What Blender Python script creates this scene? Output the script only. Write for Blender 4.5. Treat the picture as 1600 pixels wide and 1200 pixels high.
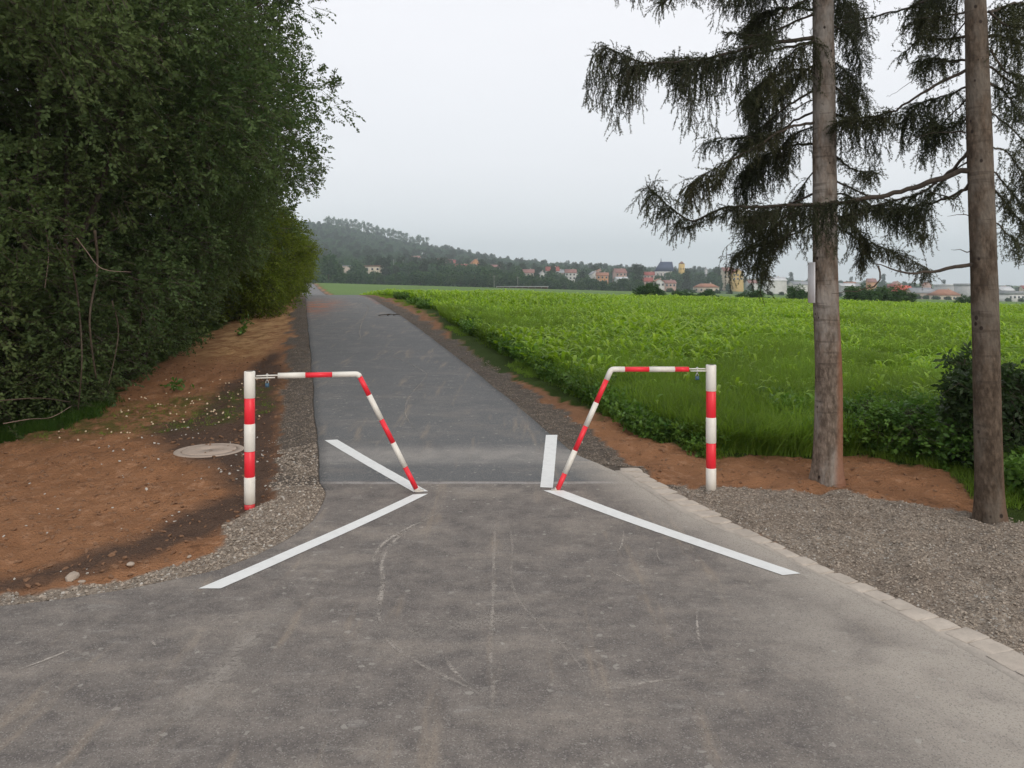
import bpy, math, random
import numpy as np
from mathutils import Vector

random.seed(7)
rng = np.random.default_rng(7)
for o in list(bpy.data.objects):
    bpy.data.objects.remove(o)
S = bpy.context.scene
COL = S.collection

# ------------------------------------------------------------------ camera
F = 1200.0          # focal length in pixels of the 1600 px wide photograph
CH = 1.8            # camera height
HY = 450.0          # row of the horizon
cam_d = bpy.data.cameras.new('camera')
cam = bpy.data.objects.new('camera', cam_d)
COL.objects.link(cam)
S.camera = cam
cam.location = (0, 0, CH)
cam.rotation_euler = (math.radians(90), 0, 0)
cam_d.sensor_width = 36
cam_d.lens = 36 * F / 1600
cam_d.shift_y = -(600 - HY) / 1600
cam_d.clip_start = .05
cam_d.clip_end = 20000

# ------------------------------------------------------------------ world and sun
SUN_EL, SUN_AZ = 24, 150            # azimuth measured from +Y clockwise
W = bpy.data.worlds.new('World')
S.world = W
W.use_nodes = True
nt = W.node_tree
nt.nodes.clear()
wo = nt.nodes.new('ShaderNodeOutputWorld')
bg = nt.nodes.new('ShaderNodeBackground')
sky = nt.nodes.new('ShaderNodeTexSky')
sky.sky_type = 'NISHITA'
sky.sun_disc = False
sky.sun_elevation = math.radians(SUN_EL)
sky.sun_rotation = math.radians(SUN_AZ)
sky.air_density = 1.0
sky.dust_density = 3.0
tc = nt.nodes.new('ShaderNodeTexCoord')
sep = nt.nodes.new('ShaderNodeSeparateXYZ')
nt.links.new(tc.outputs['Generated'], sep.inputs[0])
ramp = nt.nodes.new('ShaderNodeValToRGB')       # thin even overcast: pale blue low down, milky grey higher up
ramp.color_ramp.interpolation = 'EASE'
e = ramp.color_ramp.elements
e[0].position = 0.0; e[0].color = (7.7, 8.2, 8.5, 1)
e[1].position = .55; e[1].color = (8.9, 8.9, 9.05, 1)
m1 = ramp.color_ramp.elements.new(.17); m1.color = (8.2, 8.3, 8.6, 1)
m2 = ramp.color_ramp.elements.new(.33); m2.color = (8.5, 8.5, 8.8, 1)
nt.links.new(sep.outputs['Z'], ramp.inputs[0])
wn = nt.nodes.new('ShaderNodeTexNoise'); wn.inputs['Scale'].default_value = 2.2; wn.inputs['Detail'].default_value = 3
wmap = nt.nodes.new('ShaderNodeMapping'); wmap.inputs['Scale'].default_value = (1, 1, 4)
nt.links.new(tc.outputs['Generated'], wmap.inputs[0]); nt.links.new(wmap.outputs[0], wn.inputs[0])
wmr = nt.nodes.new('ShaderNodeMapRange')
wmr.inputs['To Min'].default_value = .95; wmr.inputs['To Max'].default_value = 1.05
nt.links.new(wn.outputs['Fac'], wmr.inputs[0])
wsc = nt.nodes.new('ShaderNodeVectorMath'); wsc.operation = 'SCALE'
nt.links.new(ramp.outputs[0], wsc.inputs[0]); nt.links.new(wmr.outputs[0], wsc.inputs['Scale'])
mx = nt.nodes.new('ShaderNodeMix'); mx.data_type = 'RGBA'
mx.inputs[0].default_value = .93
nt.links.new(sky.outputs[0], mx.inputs[6]); nt.links.new(wsc.outputs[0], mx.inputs[7])
nt.links.new(mx.outputs[2], bg.inputs[0])
bg.inputs[1].default_value = .1
nt.links.new(bg.outputs[0], wo.inputs[0])

sun_d = bpy.data.lights.new('sun', 'SUN')
sun_d.energy = .8
sun_d.angle = math.radians(25)
sun_d.color = (1, .9, .76)
sun = bpy.data.objects.new('sun', sun_d)
COL.objects.link(sun)
az, el = math.radians(SUN_AZ), math.radians(SUN_EL)
sdir = Vector((math.sin(az) * math.cos(el), math.cos(az) * math.cos(el), math.sin(el)))
sun.rotation_euler = sdir.to_track_quat('Z', 'Y').to_euler()
sun.location = (20, -30, 30)

S.view_settings.view_transform = 'Standard'
S.view_settings.look = 'None'
S.view_settings.exposure = 0.30
S.view_settings.gamma = 1
S.view_settings.use_curve_mapping = False
S.render.engine = 'CYCLES'
S.render.resolution_x = 1024
S.render.resolution_y = 768
S.cycles.volume_bounces = 0
S.cycles.max_bounces = 6
S.cycles.transparent_max_bounces = 12

# ------------------------------------------------------------------ helpers: noise, terrain
def _hash(ix, iy, seed):
    h = (ix.astype(np.int64) * 374761393 + iy.astype(np.int64) * 668265263 + seed * 1442695041) & 0xFFFFFFFF
    h = ((h ^ (h >> 13)) * 1274126177) & 0xFFFFFFFF
    return ((h ^ (h >> 16)) & 0xFFFFFF) / float(0xFFFFFF)

def vnoise(x, y, sc=1.0, seed=0):
    x = np.asarray(x, float) * sc; y = np.asarray(y, float) * sc
    ix, iy = np.floor(x), np.floor(y)
    fx, fy = x - ix, y - iy
    fx = fx * fx * (3 - 2 * fx); fy = fy * fy * (3 - 2 * fy)
    a = _hash(ix, iy, seed); b = _hash(ix + 1, iy, seed)
    c = _hash(ix, iy + 1, seed); d = _hash(ix + 1, iy + 1, seed)
    return (a * (1 - fx) + b * fx) * (1 - fy) + (c * (1 - fx) + d * fx) * fy

def fbm(x, y, sc=1.0, oct=4, seed=0):
    s = 0; a = .5; t = 0
    for k in range(oct):
        s = s + a * vnoise(x, y, sc * 2 ** k, seed + k * 17); t += a; a *= .5
    return s / t

def sstep(a, b, v):
    t = np.clip((v - a) / (b - a), 0, 1)
    return t * t * (3 - 2 * t)

_py = np.array([-100, 5.0, 6.8, 8.8, 12.2, 20, 30, 36, 45, 70, 110, 180, 300, 500, 5000.])
_pz = np.array([0, 0, .07, .24, .5, 1.0, 1.42, 1.48, 1.3, .85, 1.4, 3.0, 3.9, 4.5, 6])
_ty = np.concatenate([np.arange(-20, 60, .1), np.arange(60, 5000, 2.)])
_tz = np.interp(_ty, _py, _pz)
_k = np.ones(25) / 25
_n = 800
_tz[:_n] = np.convolve(np.pad(_tz[:_n], 12, mode='edge'), _k, mode='valid')

def road_c(Y):
    return 1.45 - .275 * Y
RW = 1.28

def z_base(x, Y):
    x = np.asarray(x, float); Y = np.asarray(Y, float)
    z = np.interp(Y, _ty, _tz)
    s = x - road_c(Y)
    w = sstep(4, 9, Y)
    r = np.clip(s - RW - .1, 0, None)
    l = np.clip(-s - RW - .2, 0, None)
    z = z - w * .027 * r - w * .07 * np.minimum(l, 7)
    return z

_rx = np.array([-2000, 300, 500, 560, 640, 700, 760, 850, 950, 1100, 1300, 1600, 2600.])
_ry = np.array([338, 342, 358, 366, 388, 399, 412, 422, 428, 433, 440, 447, 450.])
def z_hill(x, Y):
    x = np.asarray(x, float); Y = np.asarray(Y, float)
    zb = z_base(x, np.minimum(Y, 450.)) if False else z_base(x, Y)
    px = 800 + F * x / np.maximum(Y, 1)
    zr = CH + (HY - np.interp(800 + F * x / 1400., _rx, _ry)) * 1400. / F
    zr = zr + 3 * (fbm(x, Y, .01, 3, 5) - .5) * np.clip((zr - zb) / 50, 0, 1)
    t = np.clip((Y - 450) / 950., 0, 1)
    t = t * .55 + .45 * t * t * (3 - 2 * t)
    back = sstep(1450, 2600, Y)
    return zb * (1 - t) + zr * t - back * (zr - zb) * .9

def zg(x, Y):
    x = np.asarray(x, float); Y = np.asarray(Y, float)
    return np.where(Y > 450, z_hill(x, Y), z_base(x, Y))

def G(px, py, ymin=1.5):
    """where the ray through a pixel meets the ground: world (x, y, z)"""
    Ys = np.geomspace(ymin, 1600, 6000)
    xs = (px - 800) / F * Ys
    zs = CH - (py - HY) / F * Ys
    d = zs - zg(xs, Ys)
    i = np.argmax(d < 0)
    if d[i] >= 0: i = int(np.argmin(np.abs(d) / Ys))
    return float(xs[i]), float(Ys[i]), float(zg(xs[i], Ys[i]))

def P(px, py, Y):
    return Vector(((px - 800) / F * Y, Y, CH - (py - HY) / F * Y))

def Gpoly(pts): return [G(*p)[:2] for p in pts]

def inpoly(poly, x, y):
    x = np.asarray(x); y = np.asarray(y)
    r = np.zeros(x.shape, bool)
    n = len(poly)
    j = n - 1
    for i in range(n):
        xi, yi = poly[i]; xj, yj = poly[j]
        if yi != yj:
            c = ((yi > y) != (yj > y)) & (x < (xj - xi) * (y - yi) / (yj - yi) + xi)
            r ^= c
        j = i
    return r

# ------------------------------------------------------------------ helpers: objects
def tag(o, label=None, cat=None, group=None, kind=None):
    if label: o['label'] = label
    if cat: o['category'] = cat
    if group: o['group'] = group
    if kind: o['kind'] = kind
    return o

def link(name, data, parent=None, loc=None):
    o = bpy.data.objects.new(name, data)
    COL.objects.link(o)
    if parent is not None: o.parent = parent
    if loc is not None: o.location = loc
    return o

def empty(name, loc, rz=0):
    o = link(name, None, None, loc); o.rotation_euler = (0, 0, rz)
    o.empty_display_size = .2
    return o

def mesh_np(name, V, faces, mats, midx=None, attrs=None, smooth=False):
    """faces: list of int arrays (n,k) with constant k each"""
    me = bpy.data.meshes.new(name)
    V = np.ascontiguousarray(V, dtype=np.float32)
    faces = [np.asarray(f, dtype=np.int32) for f in faces if len(f)]
    me.vertices.add(len(V)); me.vertices.foreach_set('co', V.ravel())
    nl = sum(f.size for f in faces); nf = sum(len(f) for f in faces)
    me.loops.add(nl); me.polygons.add(nf)
    me.loops.foreach_set('vertex_index', np.concatenate([f.ravel() for f in faces]))
    st = []; c = 0
    for f in faces:
        k = f.shape[1]
        st.append(c + np.arange(len(f)) * k); c += f.size
    me.polygons.foreach_set('loop_start', np.concatenate(st).astype(np.int32))
    for m in (mats if isinstance(mats, (list, tuple)) else [mats]): me.materials.append(m)
    if midx is not None: me.polygons.foreach_set('material_index', np.asarray(midx, dtype=np.int32))
    if smooth: me.polygons.foreach_set('use_smooth', np.ones(nf, bool))
    me.update(calc_edges=True)
    if attrs:
        for k, a in attrs.items():
            a = np.asarray(a, dtype=np.float32)
            if a.ndim == 1:
                at = me.attributes.new(k, 'FLOAT', 'POINT'); at.data.foreach_set('value', a)
            else:
                at = me.attributes.new(k, 'FLOAT_VECTOR', 'POINT'); at.data.foreach_set('vector', a.ravel())
    return me

class MB:
    def __init__(s): s.v = []; s.f = {}; s.n = 0; s.t = []; s.mi = {}
    def add(s, V, Fs, t=0.0, mi=0):
        V = np.asarray(V, float).reshape(-1, 3)
        s.v.append(V)
        s.t.append(np.full(len(V), t) if np.isscalar(t) else np.asarray(t))
        Fs = np.asarray(Fs, int)
        s.f.setdefault(Fs.shape[1], []).append(Fs + s.n)
        s.mi.setdefault(Fs.shape[1], []).append(np.full(len(Fs), mi))
        s.n += len(V)
    def box(s, c, d, rz=0, mi=0):
        cx, cy, cz = c; a, b, h = d[0] / 2, d[1] / 2, d[2] / 2
        co, si = math.cos(rz), math.sin(rz)
        V = []
        for z in (-h, h):
            for (x, y) in ((-a, -b), (a, -b), (a, b), (-a, b)):
                V.append((cx + x * co - y * si, cy + x * si + y * co, cz + z))
        s.add(V, [(0, 3, 2, 1), (4, 5, 6, 7), (0, 1, 5, 4), (1, 2, 6, 5), (2, 3, 7, 6), (3, 0, 4, 7)], mi=mi)
    def tube(s, pts, rad, n=8, cap=True, mi=0, jitter=0):
        pts = [Vector(p) for p in pts]
        m = len(pts)
        if np.isscalar(rad): rad = [rad] * m
        V = []
        up = None
        for i, p in enumerate(pts):
            d = (pts[min(i + 1, m - 1)] - pts[max(i - 1, 0)]).normalized()
            if up is None:
                up = Vector((0, 0, 1)) if abs(d.z) < .9 else Vector((1, 0, 0))
            a = d.cross(up).normalized(); b = a.cross(d).normalized(); up = b
            for k in range(n):
                th = 2 * math.pi * k / n
                r = rad[i] * (1 + (random.uniform(-jitter, jitter) if jitter else 0))
                V.append(p + a * math.cos(th) * r + b * math.sin(th) * r)
        Fq = []
        for i in range(m - 1):
            for k in range(n):
                k2 = (k + 1) % n
                Fq.append((i * n + k, i * n + k2, (i + 1) * n + k2, (i + 1) * n + k))
        s.add(V, Fq, mi=mi)
        if cap:
            base = s.n - len(V)
            s.f.setdefault(n, []).append(np.array([[base + k for k in range(n)][::-1], [base + (m - 1) * n + k for k in range(n)]]))
            s.mi.setdefault(n, []).append(np.full(2, mi))
    def mesh(s, name, mats, smooth=False):
        V = np.concatenate(s.v); ks = list(s.f)
        faces = [np.concatenate(s.f[k]) for k in ks]
        mi = np.concatenate([np.concatenate(s.mi[k]) for k in ks])
        return mesh_np(name, V, faces, mats, mi, {'tint': np.concatenate(s.t)}, smooth)
    def build(s, name, mats, parent=None, loc=None, smooth=False):
        return link(name, s.mesh(name, mats, smooth), parent, loc)

def copy_tree(o, parent=None):
    c = o.copy(); COL.objects.link(c)
    if parent is not None: c.parent = parent
    for ch in list(o.children): copy_tree(ch, c)
    return c

# ------------------------------------------------------------------ materials
def newmat(name):
    m = bpy.data.materials.new(name); m.use_nodes = True
    n = m.node_tree.nodes; n.clear()
    return m, m.node_tree, n, m.node_tree.links

class NB:
    """tiny node builder"""
    def __init__(s, name):
        s.m, s.t, s.n, s.l = newmat(name)
        s.out = s.n.new('ShaderNodeOutputMaterial')
        s.pos = s.n.new('ShaderNodeNewGeometry').outputs['Position']
        s.obj = s.n.new('ShaderNodeTexCoord').outputs['Object']
    def k(s, sock, v):
        if isinstance(v, (int, float)): sock.default_value = v
        elif isinstance(v, tuple):
            sock.default_value = v if len(sock.default_value) == len(v) else (*v, 1)
        else: s.l.new(v, sock)
    def noise(s, scale, detail=4, rough=.55, vec=None, sxyz=None, dist=0):
        nd = s.n.new('ShaderNodeTexNoise')
        nd.inputs['Scale'].default_value = scale; nd.inputs['Detail'].default_value = detail
        nd.inputs['Roughness'].default_value = rough; nd.inputs['Distortion'].default_value = dist
        v = vec if vec is not None else s.pos
        if sxyz: v = s.map(v, sxyz)
        s.l.new(v, nd.inputs['Vector'])
        return nd.outputs['Fac']
    def map(s, v, sc, rot=(0, 0, 0)):
        mp = s.n.new('ShaderNodeMapping'); mp.inputs['Scale'].default_value = sc; mp.inputs['Rotation'].default_value = rot
        s.l.new(v, mp.inputs['Vector']); return mp.outputs[0]
    def voro(s, scale, feat='F1', vec=None, out='Distance'):
        nd = s.n.new('ShaderNodeTexVoronoi'); nd.feature = feat; nd.inputs['Scale'].default_value = scale
        s.l.new(vec if vec is not None else s.pos, nd.inputs['Vector'])
        return nd.outputs[out]
    def mr(s, v, a, b, c=0., d=1., smooth=True):
        nd = s.n.new('ShaderNodeMapRange'); nd.interpolation_type = 'SMOOTHSTEP' if smooth else 'LINEAR'
        s.k(nd.inputs[0], v)
        for i, q in enumerate((a, b, c, d)): nd.inputs[1 + i].default_value = q
        return nd.outputs[0]
    def math(s, op, a, b=0.):
        nd = s.n.new('ShaderNodeMath'); nd.operation = op; s.k(nd.inputs[0], a); s.k(nd.inputs[1], b); return nd.outputs[0]
    def mix(s, f, a, b, blend='MIX'):
        nd = s.n.new('ShaderNodeMix'); nd.data_type = 'RGBA'; nd.blend_type = blend
        s.k(nd.inputs[0], f); s.k(nd.inputs[6], a); s.k(nd.inputs[7], b); return nd.outputs[2]
    def attr(s, name, out='Fac'):
        nd = s.n.new('ShaderNodeAttribute'); nd.attribute_name = name; return nd.outputs[out]
    def bump(s, h, strength=.5, dist=.01, nrm=None):
        nd = s.n.new('ShaderNodeBump'); nd.inputs['Strength'].default_value = strength; nd.inputs['Distance'].default_value = dist
        s.l.new(h, nd.inputs['Height'])
        if nrm is not None: s.l.new(nrm, nd.inputs['Normal'])
        return nd.outputs[0]
    def bsdf(s, col, rough=.8, nrm=None, spec=.3, metal=0.):
        nd = s.n.new('ShaderNodeBsdfPrincipled')
        s.k(nd.inputs['Base Color'], col); s.k(nd.inputs['Roughness'], rough)
        nd.inputs['Specular IOR Level'].default_value = spec; nd.inputs['Metallic'].default_value = metal
        if nrm is not None: s.l.new(nrm, nd.inputs['Normal'])
        return nd.outputs[0]
    def done(s, sh):
        s.l.new(sh, s.out.inputs['Surface']); return s.m

def leaf_mat(name, c1, c2, c3=None, trans=.3, rough=.5, spec=.25):
    b = NB(name)
    t = b.attr('tint')
    col = b.mix(b.mr(t, 0, 1, smooth=False), c1, c2)
    if c3: col = b.mix(b.mr(t, .93, .97), col, c3)
    oi = b.n.new('ShaderNodeObjectInfo')
    col = b.mix(b.math('MULTIPLY', oi.outputs['Random'], .2), col, (c2[0] * 1.3, c2[1] * .95, c2[2] * .7))
    big = b.noise(.9, 3)
    mm = b.mr(big, .3, .7, .75, 1.25)
    nd = b.n.new('ShaderNodeVectorMath'); nd.operation = 'SCALE'; b.l.new(col, nd.inputs[0]); b.l.new(mm, nd.inputs['Scale'])
    col = nd.outputs[0]
    d = b.bsdf(col, rough, spec=spec)
    tr = b.n.new('ShaderNodeBsdfTranslucent')
    b.l.new(b.mix(.5, col, (c2[0] * 1.6, c2[1] * 1.7, c2[2] * .6)), tr.inputs[0])
    ms = b.n.new('ShaderNodeMixShader'); ms.inputs[0].default_value = trans
    b.l.new(d, ms.inputs[1]); b.l.new(tr.outputs[0], ms.inputs[2])
    return b.done(ms.outputs[0])

def plain(name, col, rough=.7, var=.15, sc=20, spec=.3, metal=0, bump=0):
    b = NB(name)
    n = b.noise(sc, 5, vec=b.obj)
    c2 = tuple(v * (1 - var) for v in col)
    cc = b.mix(b.mr(n, .35, .65), col, c2)
    nr = b.bump(n, bump, .01) if bump else None
    return b.done(b.bsdf(cc, rough, nr, spec, metal))

# asphalt: older dusty surface of the junction, newer bluer surface up the path
def mat_asphalt():
    b = NB('asphalt')
    sepn = b.n.new('ShaderNodeSeparateXYZ'); b.l.new(b.pos, sepn.inputs[0])
    y = sepn.outputs['Y']; x = sepn.outputs['X']
    wob = b.math('ADD', y, b.math('MULTIPLY', b.noise(2.5, 3), .05))
    up = b.mr(wob, 6.80, 6.84)                                  # beyond the joint
    far = b.mr(y, 9, 26)
    near_c = b.mix(b.mr(b.noise(5.5, 8, .74), .26, .74), (.115, .103, .098), (.230, .203, .182))
    new_c = b.mix(b.noise(2.6, 6, .6), (.110, .115, .120), (.165, .167, .170))
    col = b.mix(up, near_c, new_c)
    # dust patches, drawn out across the road
    d1 = b.mr(b.noise(1.1, 7, .68, sxyz=(1, 2.2, 1)), .46, .72)
    col = b.mix(b.math('MULTIPLY', d1, b.mr(up, 0, 1, .55, .25)), col, (.35, .305, .26))
    d2 = b.mr(b.noise(6, 6, .75, sxyz=(.6, 1.6, 1)), .55, .70)
    col = b.mix(b.math('MULTIPLY', d2, .5), col, (.33, .31, .285))
    d3 = b.mr(b.noise(2.1, 4, .6, vec=b.map(b.pos, (2.6, .35, 1), (0, 0, .25))), .56, .74)
    col = b.mix(b.math('MULTIPLY', d3, .55), col, (.33, .27, .21))
    dk = b.mr(b.noise(1.7, 5, .6), .58, .74)
    col = b.mix(b.math('MULTIPLY', dk, .28), col, (.078, .076, .079))
    # dusty band just beyond the joint, pale seam of the joint itself
    band = b.math('MULTIPLY', b.mr(wob, 7.2, 7.55), b.mr(wob, 8.1, 7.7))
    col = b.mix(b.math('MULTIPLY', band, b.mr(b.noise(5, 4), .3, .7, .45, .85)), col, (.33, .31, .29))
    seam = b.math('MULTIPLY', b.mr(wob, 6.745, 6.765), b.mr(wob, 6.825, 6.80))
    col = b.mix(b.math('MULTIPLY', seam, b.mr(b.noise(9, 3), .3, .6, .3, .85)), col, (.36, .34, .33))
    # pale dust beside the kerb
    ds = b.attr('dust')
    col = b.mix(b.math('MULTIPLY', ds, b.mr(b.noise(3.5, 5, .6), .2, .55, .5, 1)), col, (.40, .36, .315))
    # red soil dragged over the crest
    rd = b.attr('redsoil')
    col = b.mix(b.math('MULTIPLY', rd, b.mr(b.noise(2.2, 4), .38, .55)), col, (.32, .13, .07))
    # darker band along the asphalt edges
    ed = b.attr('edge')
    col = b.mix(b.math('MULTIPLY', ed, .65), col, (.05, .052, .055))
    # aggregate
    g = b.voro(200, out='Color')
    gs = b.n.new('ShaderNodeSeparateColor'); b.l.new(g, gs.inputs[0])
    sp = b.mr(gs.outputs[0], .80, .98)
    col = b.mix(b.math('MULTIPLY', sp, .42), col, (.42, .40, .37))
    dd = b.mr(gs.outputs[1], .72, .98)
    col = b.mix(b.math('MULTIPLY', dd, .4), col, (.045, .045, .046))
    g2 = b.voro(42, out='Color')
    gs2 = b.n.new('ShaderNodeSeparateColor'); b.l.new(g2, gs2.inputs[0])
    col = b.mix(b.math('MULTIPLY', b.mr(gs2.outputs[0], .985, .999), .45), col, (.42, .40, .36))
    h = b.math('ADD', b.math('MULTIPLY', b.voro(120), .6), b.noise(60, 4))
    nr = b.bump(h, .45, .004)
    return b.done(b.bsdf(col, .85, nr, .25))

def mat_ground():
    b = NB('soil_and_turf')
    soil = b.mix(b.noise(2.3, 6, .62), (.185, .088, .045), (.420, .215, .112))
    soil = b.mix(b.math('MULTIPLY', b.mr(b.noise(9, 6, .7), .52, .66), .6), soil, (.44, .25, .15))
    soil = b.mix(b.math('MULTIPLY', b.mr(b.noise(4, 7, .72), .56, .70), .7), soil, (.095, .048, .028))
    dark = b.attr('damp')
    soil = b.mix(dark, soil, b.mix(b.noise(6, 5, .65), (.072, .045, .034), (.135, .088, .064)))
    dry = b.attr('dry')
    soil = b.mix(dry, soil, b.mix(b.mr(b.noise(3, 7, .72), .36, .64), (.30, .15, .07), (.60, .37, .18)))
    moss = b.attr('moss')
    soil = b.mix(b.math('MULTIPLY', moss, b.mr(b.noise(6, 5, .7), .40, .62)), soil, (.075, .088, .022))
    gr = b.attr('gravel')
    gcol = b.voro(75, out='Color'); gs = b.n.new('ShaderNodeSeparateColor'); b.l.new(gcol, gs.inputs[0])
    gc = b.mix(gs.outputs[0], (.190, .156, .126), (.37, .315, .26))
    gc = b.mix(b.mr(gs.outputs[1], .88, .99), gc, (.45, .42, .38))
    gc = b.mix(b.math('MULTIPLY', b.mr(b.noise(1.6, 4), .4, .65), .4), gc, (.17, .125, .095))
    gc = b.mix(b.attr('verge'), gc, b.mix(b.noise(30, 4), (.095, .080, .068), (.155, .132, .113)))
    col = b.mix(gr, soil, gc)
    turf = b.attr('turf')
    tcol = b.mix(b.noise(1.1, 4), (.030, .050, .010), (.055, .085, .018))
    col = b.mix(turf, col, tcol)
    fld = b.attr('field')
    fc = b.mix(b.noise(.05, 4, vec=b.pos), (.110, .185, .060), (.165, .235, .075))
    fc = b.mix(b.math('MULTIPLY', b.noise(.6, 3, sxyz=(1, .15, 1)), .4), fc, (.085, .15, .05))
    col = b.mix(fld, col, fc)
    h = b.math('ADD', b.noise(18, 6, .7), b.math('MULTIPLY', b.voro(60), .5))
    nr = b.bump(h, .9, .03)
    return b.done(b.bsdf(col, .95, nr, .1))

M = {}
M['asphalt'] = mat_asphalt()
M['ground'] = mat_ground()
def mat_paint(name, col, wear=.25, rough=.45):
    b = NB(name)
    n = b.noise(14, 6, .7)
    c = b.mix(b.mr(n, .4, .75), col, tuple(v * (1 - wear) for v in col))
    sp = b.mr(b.noise(90, 3), .68, .76)
    c = b.mix(b.math('MULTIPLY', sp, .35), c, tuple(v * .6 for v in col))
    return b.done(b.bsdf(c, rough, b.bump(b.noise(120, 3), .2, .003), .3))
M['line'] = mat_paint('road_paint', (.80, .81, .80), .10, .6)
def mat_tube(name, col, dirt=(.35, .27, .2)):
    b = NB(name)
    sepn = b.n.new('ShaderNodeSeparateXYZ'); b.l.new(b.pos, sepn.inputs[0])
    n = b.noise(11, 5, .7)
    c = b.mix(b.mr(n, .45, .8, 0, .22), col, dirt)
    low = b.mr(b.math('ADD', sepn.outputs['Z'], b.math('MULTIPLY', n, .12)), .24, .10)
    c = b.mix(b.math('MULTIPLY', low, .45), c, dirt)
    st = b.mr(b.noise(40, 4, .6, sxyz=(1, 1, .08)), .6, .75)
    c = b.mix(b.math('MULTIPLY', st, .12), c, dirt)
    return b.done(b.bsdf(c, .38, b.bump(b.noise(60, 2), .05, .002), .45))
M['white'] = mat_tube('white_reflective_band', (.80, .765, .70))
M['red'] = mat_tube('red_reflective_band', (.88, .028, .048), (.35, .06, .05))
M['galv'] = plain('galvanised_steel', (.62, .62, .60), .4, .3, 60, .5, .5)
M['lock'] = plain('padlock_blue', (.06, .13, .20), .4, .3, 60, .5)
def mat_conc(name, a, c, sc=9):
    b = NB(name)
    n = b.noise(sc, 6, .68)
    col = b.mix(b.mr(n, .3, .7), a, c)
    col = b.mix(b.math('MULTIPLY', b.mr(b.noise(2.5, 4), .5, .7), .4), col, tuple(v * .72 for v in a))
    oi = b.n.new('ShaderNodeObjectInfo')
    col = b.mix(b.math('MULTIPLY', oi.outputs['Random'], .25), col, (.27, .24, .21))
    h = b.math('ADD', n, b.math('MULTIPLY', b.voro(90), .4))
    return b.done(b.bsdf(col, .9, b.bump(h, .6, .006), .2))
M['sett'] = mat_conc('dusty_granite', (.58, .51, .44), (.46, .405, .35))
M['mortar'] = mat_conc('mortar', (.54, .48, .42), (.44, .395, .345), 14)
M['concrete'] = mat_conc('pale_concrete', (.50, .40, .33), (.40, .32, .265), 12)
def mat_pebble():
    b = NB('gravel_stone')
    t = b.attr('tone')
    g = b.n.new('ShaderNodeAttribute'); g.attribute_type = 'INSTANCER'; g.attribute_name = 'tone'
    tt = g.outputs['Fac']
    col = b.mix(b.mr(tt, 0, .8), (.190, .155, .124), (.400, .338, .278))
    col = b.mix(b.mr(tt, .90, 1.0), col, (.47, .44, .40))
    return b.done(b.bsdf(col, .85, None, .25))
M['pebble'] = mat_pebble()
def mat_bark(name, a, c, red, grey):
    b = NB(name)
    v = b.map(b.obj, (1, 1, .45))
    n = b.noise(18, 8, .75, vec=v)
    col = b.mix(b.mr(n, .38, .62), a, c)
    col = b.mix(b.mr(b.voro(38, vec=v), .25, .6, 0, .32), col, tuple(q * .55 for q in a))
    col = b.mix(b.math('MULTIPLY', b.mr(b.noise(3.2, 5, .65, vec=v), .45, .62), .7), col, grey)
    # horizontal scars of the spruce
    ring = b.mr(b.noise(5, 3, .5, vec=b.map(b.obj, (.5, .5, 5))), .60, .68)
    col = b.mix(b.math('MULTIPLY', ring, .45), col, (.05, .038, .03))
    spx = b.n.new('ShaderNodeSeparateXYZ'); b.l.new(b.obj, spx.inputs[0])
    side = b.mr(b.math('ADD', spx.outputs['X'], b.math('MULTIPLY', b.noise(2.2, 4, vec=v), .16)), .09, .17)
    lowr = b.mr(spx.outputs['Z'], 2.3, 1.0)
    col = b.mix(b.math('MULTIPLY', b.math('MULTIPLY', side, lowr), .75), col, red)
    spots = b.voro(9, vec=b.map(b.obj, (1, 1, .8)))
    spots = b.math('ADD', spots, b.math('MULTIPLY', b.noise(4, 3), .35))
    col = b.mix(b.mr(spots, .30, .24), col, (.04, .03, .025))
    h = b.math('ADD', b.math('MULTIPLY', b.voro(48, vec=v), .8), n)
    return b.done(b.bsdf(col, .92, b.bump(h, .8, .012), .12))
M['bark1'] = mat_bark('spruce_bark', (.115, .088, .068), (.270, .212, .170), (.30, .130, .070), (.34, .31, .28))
M['bark2'] = mat_bark('shaded_spruce_bark', (.066, .048, .035), (.145, .108, .080), (.15, .09, .06), (.165, .14, .115))  # darker copy of the spruce bark, shade put into its colours
M['twig'] = plain('twig_bark', (.075, .058, .045), .9, .4, 30)
M['twig_pale'] = plain('pale_twig_bark', (.26, .19, .15), .9, .3, 30)
M['twig_dim'] = plain('bough_bark', (.10, .075, .055), .9, .4, 30)
M['needle'] = leaf_mat('spruce_needles', (.026, .036, .016), (.070, .078, .034), None, .15)
M['leaf'] = leaf_mat('plum_leaves', (.032, .062, .022), (.118, .165, .066), None, .25, .75, .08)
M['leafdark'] = leaf_mat('dark_leaves', (.018, .042, .014), (.050, .088, .030), None, .25, .45)
M['leafyel'] = leaf_mat('yellowish_leaves', (.06, .105, .014), (.155, .20, .030), None, .38, .7, .1)
M['crop'] = leaf_mat('crop_leaves', (.105, .235, .018), (.30, .45, .038), (.50, .60, .14), .4, .45, .3)
M['grassdark'] = leaf_mat('shaded_grass_blades', (.025, .07, .012), (.06, .12, .02), None, .25, .7, .1)  # grass below the boughs: shade painted in as a darker green
M['grass'] = leaf_mat('grass_blades', (.07, .155, .018), (.21, .32, .05), (.42, .42, .17), .4, .6, .2)
M['weed'] = leaf_mat('weed_leaves', (.04, .115, .018), (.14, .26, .045), None, .25, .5, .3)
M['farleaf'] = leaf_mat('far_tree_leaves', (.022, .068, .030), (.085, .150, .055), None, .1, .8, .1)
M['conifer'] = leaf_mat('far_conifer', (.022, .042, .02), (.045, .070, .030), None, .1, .8, .1)
M['farbark'] = plain('far_trunk_bark', (.20, .15, .12), .9)
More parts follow.
